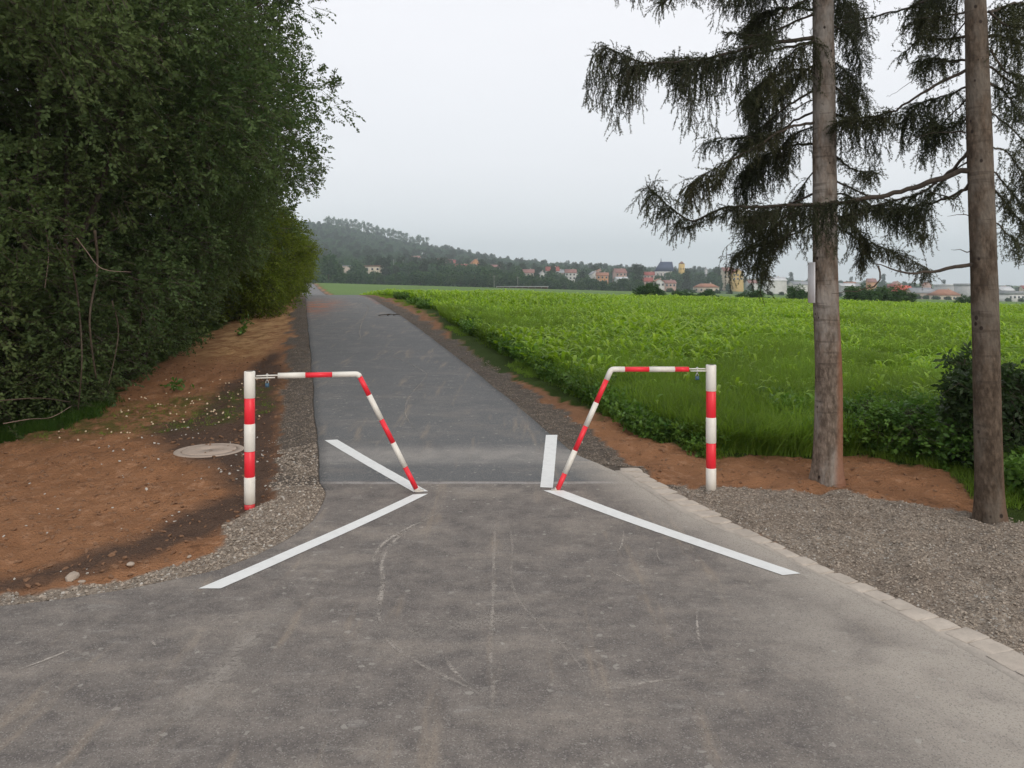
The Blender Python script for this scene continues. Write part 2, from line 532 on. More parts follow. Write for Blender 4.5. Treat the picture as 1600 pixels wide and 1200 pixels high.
# ------------------------------------------------------------------ scatter: points -> instances ("stuff" only)
def scatter(name, pts, protos, scale, rot, idx, tone=None, label=None, cat=None):
    pts = np.asarray(pts, np.float32)
    me = bpy.data.meshes.new(name)
    me.vertices.add(len(pts)); me.vertices.foreach_set('co', pts.ravel())
    a = me.attributes.new('scl', 'FLOAT_VECTOR', 'POINT'); a.data.foreach_set('vector', np.asarray(scale, np.float32).ravel())
    a = me.attributes.new('rot', 'FLOAT_VECTOR', 'POINT'); a.data.foreach_set('vector', np.asarray(rot, np.float32).ravel())
    a = me.attributes.new('idx', 'INT', 'POINT'); a.data.foreach_set('value', np.asarray(idx, np.int32))
    a = me.attributes.new('tone', 'FLOAT', 'POINT'); a.data.foreach_set('value', np.asarray(tone if tone is not None else rng.random(len(pts)), np.float32))
    o = link(name, me)
    g = bpy.data.node_groups.new(name + '_scatter', 'GeometryNodeTree')
    g.interface.new_socket('Geometry', in_out='INPUT', socket_type='NodeSocketGeometry')
    g.interface.new_socket('Geometry', in_out='OUTPUT', socket_type='NodeSocketGeometry')
    gi = g.nodes.new('NodeGroupInput'); go = g.nodes.new('NodeGroupOutput')
    gti = g.nodes.new('GeometryNodeGeometryToInstance')
    for p in reversed(protos):
        oi = g.nodes.new('GeometryNodeObjectInfo'); oi.inputs['Object'].default_value = p
        g.links.new(oi.outputs['Geometry'], gti.inputs[0])
    def at(n, ty):
        q = g.nodes.new('GeometryNodeInputNamedAttribute'); q.data_type = ty; q.inputs['Name'].default_value = n
        return q.outputs['Attribute']
    ip = g.nodes.new('GeometryNodeInstanceOnPoints')
    g.links.new(gi.outputs[0], ip.inputs['Points'])
    g.links.new(gti.outputs[0], ip.inputs['Instance'])
    ip.inputs['Pick Instance'].default_value = True
    g.links.new(at('idx', 'INT'), ip.inputs['Instance Index'])
    g.links.new(at('rot', 'FLOAT_VECTOR'), ip.inputs['Rotation'])
    g.links.new(at('scl', 'FLOAT_VECTOR'), ip.inputs['Scale'])
    g.links.new(ip.outputs[0], go.inputs[0])
    md = o.modifiers.new('scatter', 'NODES'); md.node_group = g
    tag(o, label, cat, None, 'stuff')
    return o

def proto(me):            # a source shape that is never linked into the scene
    return bpy.data.objects.new(me.name, me)

# ================================================================== THE GROUND
kerb_in = [G(*p)[:2] for p in [(955, 731), (1060, 800), (1171, 846), (1352, 936), (1489, 1006), (1600, 1072)]]
kerb_out = [G(*p)[:2] for p in [(1000, 738), (1117, 804), (1278, 883), (1439, 953), (1600, 1027)]]
def ext(c):
    c = sorted(c, key=lambda p: p[1])
    (x0, y0), (x1, y1) = c[0], c[1]
    return [(x0 + (x0 - x1) / (y1 - y0) * 3.5 * .4, y0 - 3.5)] + c
ki, ko = ext(kerb_in), ext(kerb_out)
def kin(Y): return np.interp(Y, [p[1] for p in ki], [p[0] for p in ki])
def kout(Y): return np.interp(Y, [p[1] for p in ko], [p[0] for p in ko])
YK = ki[-1][1]                                        # far end of the kerb
left_edge = [G(*p)[:2] for p in [(0, 950), (100, 938), (200, 922), (340, 892), (400, 870), (450, 845), (490, 815), (508, 780)]]
le = sorted(left_edge, key=lambda p: p[1])
le = [(-14, le[0][1] - .9), (-7, le[0][1] - .45)] + le
YL = le[-1][1]
def xl(Y):
    Y = np.asarray(Y, float)
    a = np.interp(Y, [p[1] for p in le], [p[0] for p in le])
    w = sstep(YL - .1, YL + .5, Y)
    return np.where(Y < YL, a, le[-1][0] * (1 - w) + (road_c(Y) - RW) * w) + .022 * (fbm(Y, Y * 0, 1.3, 4, 3) - .5) * 2
def xr(Y):
    Y = np.asarray(Y, float)
    w = sstep(YK - .25, YK + .5, Y)
    return kin(np.minimum(Y, YK)) * (1 - w) + (road_c(Y) + RW) * w + w * .022 * (fbm(Y, Y * 0 + 9, 1.3, 4, 8) - .5) * 2

turfR = Gpoly([(700, 522), (770, 577), (880, 625), (960, 660), (1010, 684), (1100, 714), (1250, 714), (1330, 712), (1400, 727), (1480, 742), (1520, 775), (1560, 812), (1640, 824)])
turfR = [(road_c(420) + RW + 1.0, 420), (road_c(60) + RW + 1.0, 60), (road_c(22) + RW + 1.0, 22)] + turfR + [(30, 5), (600, 5), (600, 420)]
dampShadeL = Gpoly([(440, 545), (438, 640), (436, 768), (400, 800), (330, 838), (230, 872), (120, 905), (0, 925), (-200, 940), (-200, 925), (0, 905), (150, 868), (240, 830), (330, 785), (372, 770), (335, 742), (300, 716), (235, 695), (235, 664), (300, 652), (330, 620), (370, 590), (405, 560)])  # damp soil; its narrow lower tail also paints in the soil lip's shadow
dryL = Gpoly([(452, 452), (446, 520), (400, 560), (300, 560), (330, 520), (400, 470)])
mossL = Gpoly([(-200, 640), (150, 640), (260, 625), (420, 600), (430, 640), (330, 668), (100, 688), (-200, 705)])
gravR = [G(*p)[:2] for p in [(1005, 748), (1050, 757), (1300, 772), (1450, 792), (1600, 815)]] + [(9, 4.2), (9, -3)] + [(float(kout(y)) - .02, y) for y in (-3, 0, 2, 4, 5, 6, 7)]
gravL = Gpoly([(508, 775), (470, 768), (437, 770), (380, 800), (350, 820), (345, 850), (260, 885), (150, 912), (0, 928), (-300, 945), (-300, 975), (0, 958), (200, 930), (340, 900), (450, 853), (495, 815)])
turfL = Gpoly([(-300, 706), (0, 690), (80, 672), (150, 650), (200, 600), (250, 565), (330, 520), (400, 480)]) + [(road_c(200) - 3.8, 200), (-300, 200), (-300, 8)]

def zones(x, Y):
    """cover weights at ground points"""
    jx = x + .16 * (fbm(x, Y, 3.5, 3, 21) - .5) * np.clip(Y / 6, .5, 3); jy = Y + .30 * (fbm(x, Y, 3.5, 3, 22) - .5) * np.clip(Y / 6, .5, 3)
    s = jx - road_c(jy)
    z = {}
    z['turf'] = np.maximum(inpoly(turfR, jx, jy), inpoly(turfL, jx, jy)).astype(float)
    z['gravel'] = np.maximum.reduce([inpoly(gravR, jx, jy).astype(float), inpoly(gravL, jx, jy).astype(float),
        ((Y > YL - .4) & (s < 0) & (s > -RW - .40)).astype(float), ((Y > YK - .6) & (s > 0) & (s < RW + .45)).astype(float)])
    z['verge'] = ((np.abs(s) < RW + .6) & (Y > YL + .35)).astype(float)
    def soft(poly, r):
        m = 0
        for (ox, oy) in ((0, 0), (1, .4), (-1, -.4), (.4, -1), (-.4, 1), (.6, .6), (-.6, -.6)):
            m = m + inpoly(poly, jx + ox * r, jy + oy * r * 1.4)
        return m / 7.
    z['damp'] = soft(dampShadeL, .09)
    strip = ((Y > 9) & (Y < 60) & (s > RW + .3) & (s < RW + 1.1)).astype(float) * .3
    z['damp'] = np.maximum(z['damp'], strip)
    z['dry'] = np.maximum(soft(dryL, .35), ((s > -RW - 3) & (s < -RW - .5) & (Y > 18)).astype(float) * .9)
    z['moss'] = np.maximum(soft(mossL, .15) * .8, ((s > RW + .75) & (s < RW + 1.2) & (Y > 9)) * .8)
    z['moss'] = np.maximum(z['moss'], ((s > -RW - 1.0) & (s < -RW - .6) & (Y > 22)) * .9)
    z['field'] = (sstep(48, 58, Y) * (s > RW + 1)).astype(float)
    return z

MHX, MHY, _ = G(327, 704)
def soil_bump(x, Y):
    s = x - road_c(Y)
    near = 1 - sstep(25, 60, Y)
    on = ((x < xl(Y) - .02) | (x > np.where(Y < YK, kout(Y) + .02, xr(Y) + .02))).astype(float)
    b = .06 * (fbm(x, Y, 1.1, 4, 31) - .5) + .10 * (fbm(x, Y, 5, 5, 41) - .5) + .035 * (fbm(x, Y, 15, 2, 43) - .5)
    mh = sstep(.38, .60, np.hypot(x - MHX, Y - MHY))
    m2 = sstep(.42, 1.0, np.hypot(x - MHX, Y - MHY))
    return near * on * b * mh + (float(z_base(MHX, MHY)) - z_base(x, Y)) * (1 - m2)

def ground_z(x, Y):
    on = sstep(-.02, .10, np.maximum(xl(Y) - x, x - np.where(Y < YK, kout(Y), xr(Y))))
    # the ground sinks under the asphalt and its kerb
    under = 1 - sstep(-.12, -.06, np.maximum(xl(Y) - x, x - xr(Y)))
    edge_drop = -.006
    lip = .05 * inpoly(dampShadeL, x, Y) * 0
    return z_base(x, Y) + edge_drop * (1 - on) - .05 * under + soil_bump(x, Y) * on + lip

yr = np.concatenate([np.arange(-6, 2, .25), np.arange(2, 12, .042), 12 * np.exp(np.arange(0, math.log(2900 / 12.), .021))])
uc = np.sign(np.linspace(-1, 1, 440)) * np.abs(np.linspace(-1, 1, 440)) ** 1.0 * 1.15
YY, UU = np.meshgrid(yr, uc, indexing='ij')
XX = UU * (np.maximum(YY, 0) + 3.0)
ZZ = ground_z(XX, YY)
ZZ = np.where(YY > 440, ZZ - 0.2, ZZ)
nr_, nc_ = XX.shape
ii = np.arange(nr_ * nc_).reshape(nr_, nc_)
quads = np.stack([ii[:-1, :-1], ii[:-1, 1:], ii[1:, 1:], ii[1:, :-1]], -1).reshape(-1, 4)
zz = zones(XX.ravel(), YY.ravel())
ground = link('ground', mesh_np('ground', np.stack([XX, YY, ZZ], -1).reshape(-1, 3), [quads], M['ground'], None, zz, True))
tag(ground, kind='structure')

# hill behind the fields
hy = np.linspace(446, 2700, 70); hu = np.linspace(-1.5, 1.5, 150)
HY2, HU = np.meshgrid(hy, hu, indexing='ij'); HX = HU * HY2
HZ = z_hill(HX, HY2) - np.where(HY2 < 455, .5, 0)
ii = np.arange(HX.size).reshape(HX.shape)
quads = np.stack([ii[:-1, :-1], ii[:-1, 1:], ii[1:, 1:], ii[1:, :-1]], -1).reshape(-1, 4)
bh = NB('hill_cover'); hc = bh.mix(bh.mr(bh.noise(.006, 5), .45, .6), (.05, .09, .035), (.12, .17, .06))
M['hill'] = bh.done(bh.bsdf(hc, .95, None, .1))
tag(link('hill', mesh_np('hill', np.stack([HX, HY2, HZ], -1).reshape(-1, 3), [quads], M['hill'], None, None, True)), kind='structure')

# asphalt sheet (junction and path in one), slightly crowned edges with a rounded lip
ya = np.concatenate([np.arange(-6, 2, .25), np.arange(2, 9, .03), 9 * np.exp(np.arange(0, math.log(230 / 9.), .012))])
fr = np.concatenate([[0, .0008], np.linspace(.004, .996, 150), [.9992, 1]])
YA, FR = np.meshgrid(ya, fr, indexing='ij')
XL, XR = xl(YA), xr(YA)
XA = XL + (XR - XL) * FR
ZA = z_base(XA, YA) + .004 + .010 * (fbm(XA, YA, .7, 2, 77) - .5)
ZA = np.where((FR <= 0) | (FR >= 1), ZA - .03, ZA)
ZA = np.where((YA < YK) & (FR >= 1), ZA + .03, ZA)
sA = XA - road_c(YA)
dk = np.clip(1.15 - (XR - XA) / (.22 + .30 * vnoise(YA, YA * 0, 1.1, 4)), 0, 1) * (YA < YK + .2)
dust = np.maximum(dk, sstep(1.25, .3, (XR - XA)) * sstep(5.0, 3.7, YA) * sstep(.26, .50, fbm(XA, YA, 1.6, 4, 9)))
edge = np.clip(1 - np.minimum(np.abs(XA - XL), np.abs(XR - XA)) / .10, 0, 1) * (YA > YL + .2) * (YA < 60)
edge = np.where((YA < YK + .6) & (FR > .5), 0, edge)
red = np.exp(-((YA - 27 - 2.2 * sA) / 3.0) ** 2) * sstep(.6, -1.2, sA) + .7 * sstep(.25, 0, XR - XA) * (YA > 26) * (YA < 50)
ii = np.arange(XA.size).reshape(XA.shape)
quads = np.stack([ii[:-1, :-1], ii[:-1, 1:], ii[1:, 1:], ii[1:, :-1]], -1).reshape(-1, 4)
road = link('road', mesh_np('road', np.stack([XA, YA, ZA], -1).reshape(-1, 3), [quads], M['asphalt'], None,
    {'dust': dust.ravel(), 'edge': edge.ravel(), 'redsoil': np.clip(red, 0, 1).ravel()}, True))
tag(road, kind='structure')
def z_road(x, Y): return z_base(x, Y) + .004 + .010 * (fbm(x, Y, .7, 2, 77) - .5)

# ------------------------------------------------------------------ kerb: single dusty setts in a mortar bed
kr = empty('kerb', (float(kin(5)), 5, 0))
tag(kr, 'row of pale dusty stone setts bedded flush along the right edge of the asphalt junction', 'kerb')
kl = np.array(kr.location)
mb = MB()
ys = np.arange(-1.5, YK - .02, .06)
ins = np.stack([kin(ys) + .002, ys], -1); outs = np.stack([kout(ys) + .012 * np.sin(ys * 9), ys], -1)
n = len(ys)
prof = []
for f, dz in ((0, -.03), (0, .0), (.5, .002), (1, -.002), (1, -.05)):
    pt = ins * (1 - f) + outs * f
    prof.append(np.stack([pt[:, 0], pt[:, 1], z_base(pt[:, 0], pt[:, 1]) + dz], -1))
V = np.stack(prof, 1).reshape(-1, 3) - kl
ii = np.arange(n * 5).reshape(n, 5)
mb.add(V, np.stack([ii[:-1, :-1], ii[:-1, 1:], ii[1:, 1:], ii[1:, :-1]], -1).reshape(-1, 4))
mb.build('mortar_bed', M['mortar'], kr)
random.seed(11)
def sett_mesh(k):
    mb = MB(); m = 3
    a, bb, h = .5, .5, 1
    ring0 = [(-.5, -.5), (0, -.53), (.5, -.5), (.54, 0), (.5, .5), (0, .54), (-.5, .5), (-.52, 0)]
    V = []
    for (sc, z) in ((1, -.7), (1.0, .45), (.93, .85), (.70, 1.0)):
        for (x, y) in ring0: V.append((x * sc + random.uniform(-.03, .03), y * sc + random.uniform(-.05, .05), z + random.uniform(-.08, .08) * (z > 0)))
    V.append((0, 0, 1.05))
    Fq = [(r * 8 + q, r * 8 + (q + 1) % 8, r * 8 + 8 + (q + 1) % 8, r * 8 + 8 + q) for r in range(3) for q in range(8)]
    mb.add(V, Fq)
    base = mb.n - len(V)
    mb.f.setdefault(3, []).append(np.array([(24 + q, 24 + (q + 1) % 8, 32) for q in range(8)])); mb.mi.setdefault(3, []).append(np.zeros(8, int))
    return mb.mesh('sett', M['sett'], True)
sm = [sett_mesh(k) for k in range(6)]
y = -.6
while y < YK - .05:
    L = random.uniform(.115, .165)
    yc = y + L / 2
    x0, x1 = float(kin(yc)), float(kout(yc))
    wd = (x1 - x0)
    dx = (float(kout(yc + .1)) - float(kout(yc - .1))) / .2
    rz = math.atan(-dx)
    o = link('sett', random.choice(sm), kr)
    ww = wd * math.cos(rz) * random.uniform(.68, .86)
    o.location = Vector((x1 - wd * .34 + random.uniform(-.012, .022), yc, float(z_base(x1, yc)) + .001)) - Vector(kl)
    o.scale = (ww, L * .99, (.0075 + random.uniform(-.002, .003)))
    o.rotation_euler = (random.uniform(-.02, .02), random.uniform(-.03, .03), rz + random.uniform(-.08, .08))
    y += L + .004
tag(kr)

# ------------------------------------------------------------------ painted lines
def line_mark(pix, label):
    pts = [G(*p)[:2] for p in pix]
    a, b2, c, d = [Vector((p[0], p[1])) for p in pts]       # a-b one short end, d-c the other
    nL, nW = 60, 5
    V = []; 
    for i in range(nL + 1):
        t = i / nL
        p0, p1 = a.lerp(d, t), b2.lerp(c, t)
        for j in range(nW + 1):
            q = p0.lerp(p1, j / nW)
            V.append((q.x, q.y, 0))
    V = np.array(V)
    jit = .003 * (fbm(V[:, 0], V[:, 1], 30, 2, 4) - .5)
    V[:, 0] += jit; V[:, 1] += jit
    V[:, 2] = z_road(V[:, 0], V[:, 1]) + .004
    c0 = V.mean(0)
    ii = np.arange(len(V)).reshape(nL + 1, nW + 1)
    q = np.stack([ii[:-1, :-1], ii[:-1, 1:], ii[1:, 1:], ii[1:, :-1]], -1).reshape(-1, 4)
    o = link('road_marking', mesh_np('road_marking', V - c0, [q], M['line'], None, None, True), None, tuple(c0))
    tag(o, label, 'road marking', 'white painted lines at the barriers')
    return o
line_mark([(645, 774), (669, 773), (345, 922), (310, 922)], 'long white painted line running from the left barrier foot to the lower left')
line_mark([(507, 689), (527, 688), (669, 769), (646, 770)], 'white painted line behind the left barrier reaching to the left asphalt edge')
line_mark([(849, 768), (880, 768), (1251, 898), (1223, 901)], 'long white painted line running from the right barrier foot towards the kerb')
line_mark([(853, 681), (871, 681), (864, 764), (844, 763)], 'short broad white painted line pointing up the path behind the right barrier')

# ------------------------------------------------------------------ barriers
def band_tube(pts, r, n=20): 
    mb = MB(); mb.tube(pts, r, n); return mb

def seg_between(path, t0, t1, steps=6):
    """points of a polyline between two arc lengths"""
    L = [0]
    for i in range(1, len(path)): L.append(L[-1] + (path[i] - path[i - 1]).length)
    ts = sorted(set([t0, t1] + [l for l in L if t0 < l < t1]))
    out = []
    for t in ts:
        i = max(j for j in range(len(L)) if L[j] <= t + 1e-9); i = min(i, len(path) - 2)
        u = (t - L[i]) / (L[i + 1] - L[i])
        out.append(path[i].lerp(path[i + 1], u))
    return out

def ring_post(parent, H, r, bands):
    """capped pipe with thicker reflective sleeves"""
    mb = MB(); mb.tube([(0, 0, -.3), (0, 0, H - .012), (0, 0, H - .003), (0, 0, H)], [r, r, r - .003, r - .012], 28)
    p = mb.build('post', M['red'], parent, smooth=False)
    for (z0, z1, c) in bands:
        rr = r + (.0035 if c == 'white' else .0012)
        m = MB(); z1b = min(z1, H + .003)
        m.tube([(0, 0, z0), (0, 0, z0 + .003), (0, 0, z1b - .004), (0, 0, z1b)], [rr - .003, rr, rr, rr - .004], 28)
        m.build('band', M[c], p)
    for ch in [p] + list(p.children):
        me = ch.data
    return p

def smooth_side(o):
    me = o.data
    for pl in me.polygons:
        pl.use_smooth = len(pl.vertices) == 4

def barrier(base_pix, post_ys, foot_pix, bend_pix, hor_stripes, slant_stripes, label, side):
    bx, by, bz = G(*base_pix)
    root = empty('path_barrier', (bx, by, bz))
    tag(root, label, 'barrier', 'striped barriers at the path entrance')
    O = Vector((bx, by, bz))
    def zpix(py): return CH - (py - HY) / F * by - bz
    H = zpix(post_ys[0])
    bands = []
    for i in range(len(post_ys) - 1):
        c = 'white' if i % 2 == 0 else 'red'
        bands.append((zpix(post_ys[i + 1]), zpix(post_ys[i]), c))
    post = ring_post(root, H, .040, bands)
    fx, fy, fz = G(*foot_pix)
    foot = Vector((fx, fy, fz))
    # the arm lies in the upright plane through post and foot
    tdir = (foot - O); tdir.z = 0; span = tdir.length; tdir.normalize()
    def plane_pt(px, py):
        k = (px - 800) / F
        # O.x + t*dx = k*(O.y + t*dy)
        t = (k * O.y - O.x) / (tdir.x - k * tdir.y)
        Y = O.y + t * tdir.y
        return Vector((O.x + t * tdir.x, Y, CH - (py - HY) / F * Y))
    bend = plane_pt(*bend_pix)
    r = .021
    startp = plane_pt(*hor_stripes[0])
    inner = (startp - bend).normalized(); down = (foot - bend).normalized()
    # rounded elbow
    path = [startp, bend + inner * .026, bend + inner * .012 + down * .002, bend + inner * .002 + down * .012, bend + down * .026, foot + Vector((0, 0, -.03))]
    L = [0]
    for i in range(1, len(path)): L.append(L[-1] + (path[i] - path[i - 1]).length)
    loc = [p - O for p in path]
    mb = MB(); mb.tube(loc, r - .002, 18); arm = mb.build('arm', M['white'], root); smooth_side(arm)
    def arc(px, py, slant):
        p = plane_pt(px, py)
        if slant: return L[4] + max((p - path[4]).dot(down), 0)
        return (startp - p).dot(inner) * 1.0
    stops = [0.0] + [arc(*q, False) for q in hor_stripes[1:]] + [arc(*q, True) for q in slant_stripes]
    cols = side
    for i in range(len(stops) - 1):
        sg = seg_between(loc, stops[i] + .0, min(stops[i + 1], L[-1] - .002))
        if len(sg) < 2: continue
        rr = r + (.0022 if cols[i] == 'w' else .0005)
        m = MB(); m.tube(sg, rr, 18); o = m.build('band', M['white' if cols[i] == 'w' else 'red'], arm); smooth_side(o)
    # fixing plates between arm and post, with bolt
    zl = startp.z - bz
    sgn = tdir
    d0 = (startp - O); d0.z = 0; gap = d0.length
    rz = math.atan2(tdir.y, tdir.x)
    mb = MB(); c = O * 0 + sgn * (gap * .5 + .030) + Vector((0, 0, zl + .004))
    mb.box(c, (gap - .04, .035, .007), rz); p1 = mb.build('arm_lug', M['white'], root)
    mb = MB(); c = sgn * (.035 + gap * .37) + Vector((0, 0, zl - .014))
    mb.box(c, (gap * .74, .035, .007), rz); p2 = mb.build('post_lug', M['white'], root)
    mb = MB(); bc = sgn * (gap * .62)
    mb.tube([bc + Vector((0, 0, zl - .032)), bc + Vector((0, 0, zl + .020))], .0055, 8)
    mb.tube([bc + Vector((0, 0, zl + .0076)), bc + Vector((0, 0, zl + .015))], .011, 6)
    mb.build('bolt', M['galv'], root)
    # hinge shoe at the foot
    mb = MB(); f = foot - O
    mb.box(f + Vector((0, 0, .004)), (.075, .06, .012), rz)
    mb.tube([f + Vector((0, -.028, .016)), f + Vector((0, .028, .016))], .009, 10)
    mb.build('foot_hinge', M['white'], root)
    for ch in [post] + list(post.children): smooth_side(ch)
    return root, O + bc + Vector((0, 0, zl - .03)), rz

bl, lockL, rzL = barrier((390, 791), [580, 622, 662, 705, 745, 787, 798], (655, 768), (560, 584.5),
    [(434, 587), (477, 586), (519, 585)], [(562, 588), (577, 617), (596, 655), (615, 691), (635, 728), (652, 762), (656, 770)],
    'red and white striped post with bent arm on the left, standing in brown soil', 'wrwrwrwrwr'.replace('wrwrwrwrwr', 'wrwrwrwrw'))
br, lockR, rzR = barrier((1111, 766), [570, 611, 652, 692, 731, 772], (868, 767), (955, 577),
    [(1076, 577), (1054, 577), (1014, 577), (976, 577)], [(945, 592), (930, 628), (912, 664), (893, 701), (875, 736), (866, 768)],
    'red and white striped post with bent arm on the right, standing in gravel', 'rwrwrwrwr')
def padlock(at, rz, label):
    e = empty('padlock', at, rz); tag(e, label, 'padlock')
    mb = MB(); mb.box((0, 0, -.045), (.030, .016, .032)); mb.box((0, 0, -.045), (.024, .019, .026)); mb.build('lock_body', M['lock'], e)
    mb = MB(); pts = [(math.cos(a) * .011, 0, -.030 + math.sin(a) * .026) for a in np.linspace(0, math.pi, 9)]
    mb.tube(pts, .003, 8); mb.build('shackle', M['galv'], e)
padlock(lockL, rzL, 'small dull padlock hanging from the left barrier bracket')
padlock(lockR, rzR, 'small dark blue padlock hanging from the right barrier bracket')

# ------------------------------------------------------------------ manhole cover in the soil
mx_, my_, mz_ = G(327, 704)
e = empty('manhole_cover', (mx_, my_, mz_ - .022))
tag(e, 'round pale concrete manhole cover lying in brown soil left of the barrier', 'manhole cover')
def disc(mb, r0, r1, z0, z1, n=40):
    V = []
    for (r, z) in ((r1, z0), (r1, z1 - .006), (r1 - .008, z1), (r0, z1), (r0, z0)):
        for k in range(n): 
            a = 2 * math.pi * k / n; V.append((r * math.cos(a), r * math.sin(a), z))
    Fq = [(j * n + k, j * n + (k + 1) % n, (j + 1) * n + (k + 1) % n, (j + 1) * n + k) for j in range(4) for k in range(n)]
    mb.add(V, Fq)
mb = MB(); disc(mb, .275, .345, -.05, .030); mb.build('rim', M['concrete'], e, smooth=False)
mb = MB(); disc(mb, .0001, .268, -.05, .034); mb.box((.12, 0, .036), (.05, .022, .004)); mb.box((-.12, 0, .036), (.05, .022, .004)); mb.build('cover', M['concrete'], e)

# ================================================================== GRAVEL, PLUMS, STONES
def ico(sub=0, seed=0, flat=.6, amp=.18):
    import bmesh
    bm = bmesh.new(); bmesh.ops.create_icosphere(bm, subdivisions=sub + 1, radius=1)
    r = random.Random(seed)
    for v in bm.verts:
        v.co *= 1 + r.uniform(-amp, amp); v.co.z *= flat
    return bm
def ico_mesh(name, mat, sub=0, seed=0, flat=.6, amp=.18, smooth=False):
    bm = ico(sub, seed, flat, amp); me = bpy.data.meshes.new(name); bm.to_mesh(me); bm.free(); me.materials.append(mat)
    if smooth: me.polygons.foreach_set('use_smooth', [True] * len(me.polygons))
    return me
pebs = [proto(ico_mesh('pebble_shape', M['pebble'], 0, k, .6, .28)) for k in range(5)]
def pebbles(N, sampler, smin, smax, name, label, white=.04, dim=1.):
    x, y, w = sampler(N)
    k = w > rng.random(len(x)); x, y = x[k], y[k]
    n = len(x)
    z = ground_z(x, y)
    s = smin + (smax - smin) * rng.random(n) ** 3
    sc = np.stack([s * (.8 + .5 * rng.random(n)), s * (.8 + .5 * rng.random(n)), s], -1)
    rt = np.stack([rng.normal(0, .35, n), rng.normal(0, .35, n), rng.random(n) * 6.28], -1)
    tone = rng.random(n) * .92 * dim; tone[rng.random(n) < white] = 1.0
    return scatter(name, np.stack([x, y, z + s * .15], -1), pebs, sc, rt, rng.integers(0, 5, n), tone, label, 'gravel')
def samp_right(N):
    x = rng.uniform(1.2, 9, N); y = 1.0 + 6.8 * rng.random(N)
    zn = zones(x, y)['gravel'] * (x > kout(y) + .03)
    return x, y, zn
pebbles(260000, samp_right, .0028, .0095, 'gravel', 'grey brown crushed gravel spread between kerb and red soil on the right', .03)
def samp_left(N):
    x = rng.uniform(-5, -1.4, N); y = rng.uniform(3.9, 8, N)
    zn = zones(x, y)['gravel'] * (x < xl(y) - .01)
    return x, y, zn * np.clip(.35 + .9 * (y > 4.6), 0, 1)
pebbles(60000, samp_left, .0035, .013, 'gravel', 'loose pale gravel in the corner beside the left barrier post', .08)
def samp_verge(N):
    y = 7 + 28 * rng.random(N) ** 1.8; sd = rng.random(N) < .5
    s = np.where(sd, rng.uniform(-RW - .5, -RW, N), rng.uniform(RW, RW + .5, N))
    x = road_c(y) + s
    ok = (x < xl(y) - .01) | (x > np.where(y < YK, kout(y), xr(y)) + .01)
    return x, y, zones(x, y)['gravel'] * ok
pebbles(60000, samp_verge, .003, .009, 'gravel', 'grey gravel verges along both sides of the rising path', .006, .45)
def samp_soil(N):
    y = 4 + 10 * rng.random(N) ** 1.4; x = np.where(rng.random(N) < .75, rng.uniform(-8, -1.6, N), rng.uniform(1, 4.5, N))
    zn = zones(x, y); ok = (x < xl(y) - .02) | (x > np.where(y < YK, kout(y), xr(y)) + .05)
    return x, y, ok * (1 - zn['gravel']) * (1 - zn['turf']) * .6
M['clod'] = plain('soil_clod', (.26, .145, .085), .95, .45, 14)
clods = [proto(ico_mesh('clod_shape', M['clod'], 0, 30 + k, .55, .35)) for k in range(4)]
x, y, w = samp_soil(30000); k = w > rng.random(len(x)); x, y = x[k], y[k]; n = len(x)
s = .003 + .018 * rng.random(n) ** 4
scatter('soil_clods', np.stack([x, y, ground_z(x, y) + s * .1], -1), clods, np.stack([s * 1.3, s, s], -1),
        np.stack([rng.normal(0, .4, n), rng.normal(0, .4, n), rng.random(n) * 6.28], -1), rng.integers(0, 4, n), None,
        'crumbs and clods of red brown soil beside the path', 'soil')
# white stone chips on the corner and soil
x = rng.uniform(-4.5, -1.5, 2500); y = rng.uniform(4.3, 9, 2500)
ok = (x < xl(y) - .03) & (zones(x, y)['damp'] + .25 > rng.random(2500)) & (fbm(x, y, 2.5, 2, 55) > .5)
x, y = x[ok][:170], y[ok][:170]; n = len(x)
s = .004 + .010 * rng.random(n) ** 2
scatter('stone_chips', np.stack([x, y, ground_z(x, y) + s * .4], -1), pebs, np.stack([s * 1.4, s, s], -1),
        np.stack([rng.normal(0, .4, n), rng.normal(0, .4, n), rng.random(n) * 6.28], -1), rng.integers(0, 5, n), np.ones(n),
        'scattered pale stone chips on the dark damp soil', 'stone chips')

M['plum'] = plain('fallen_fruit_skin', (.75, .60, .42), .5, .25, 40)
pl_me = ico_mesh('fallen_fruit', M['plum'], 1, 3, .85, .05, True)
random.seed(5)
cnt = 0
spots = [(189, 679), (199, 677), (203, 677), (122, 691), (158, 684), (174, 674), (201, 686), (224, 657), (237, 660), (239, 662), (202, 626), (228, 625), (189, 640), (190, 642), (226, 624),
         (243, 635), (247, 631), (251, 629), (260, 614), (266, 647), (276, 647), (274, 632), (300, 626), (298, 632), (302, 633), (290, 644), (312, 626), (324, 649), (330, 645), (335, 641),
         (338, 650), (342, 622), (343, 625), (348, 647), (349, 645), (356, 614), (363, 635), (372, 622), (134, 678), (168, 670), (92, 678), (93, 690)]
for k in range(30): spots.append((random.triangular(190, 425, 330), random.uniform(590, 662)))
for (px, py) in spots:
    x, y, z = G(px, py)
    if x > float(xl(y)) - .55: continue
    o = link('fallen_fruit', pl_me, None, (x, y, float(ground_z(x, y)) + .009))
    sc = random.uniform(.009, .014); o.scale = (sc, sc, sc); o.rotation_euler = (random.random(), random.random(), random.random() * 6)
    tag(o, 'small pale yellow fallen fruit lying on the brown soil under the trees', 'fruit', 'yellow fruit fallen on the soil')
M['stone'] = mat_conc('field_stone', (.46, .38, .31), (.33, .27, .22), 12)
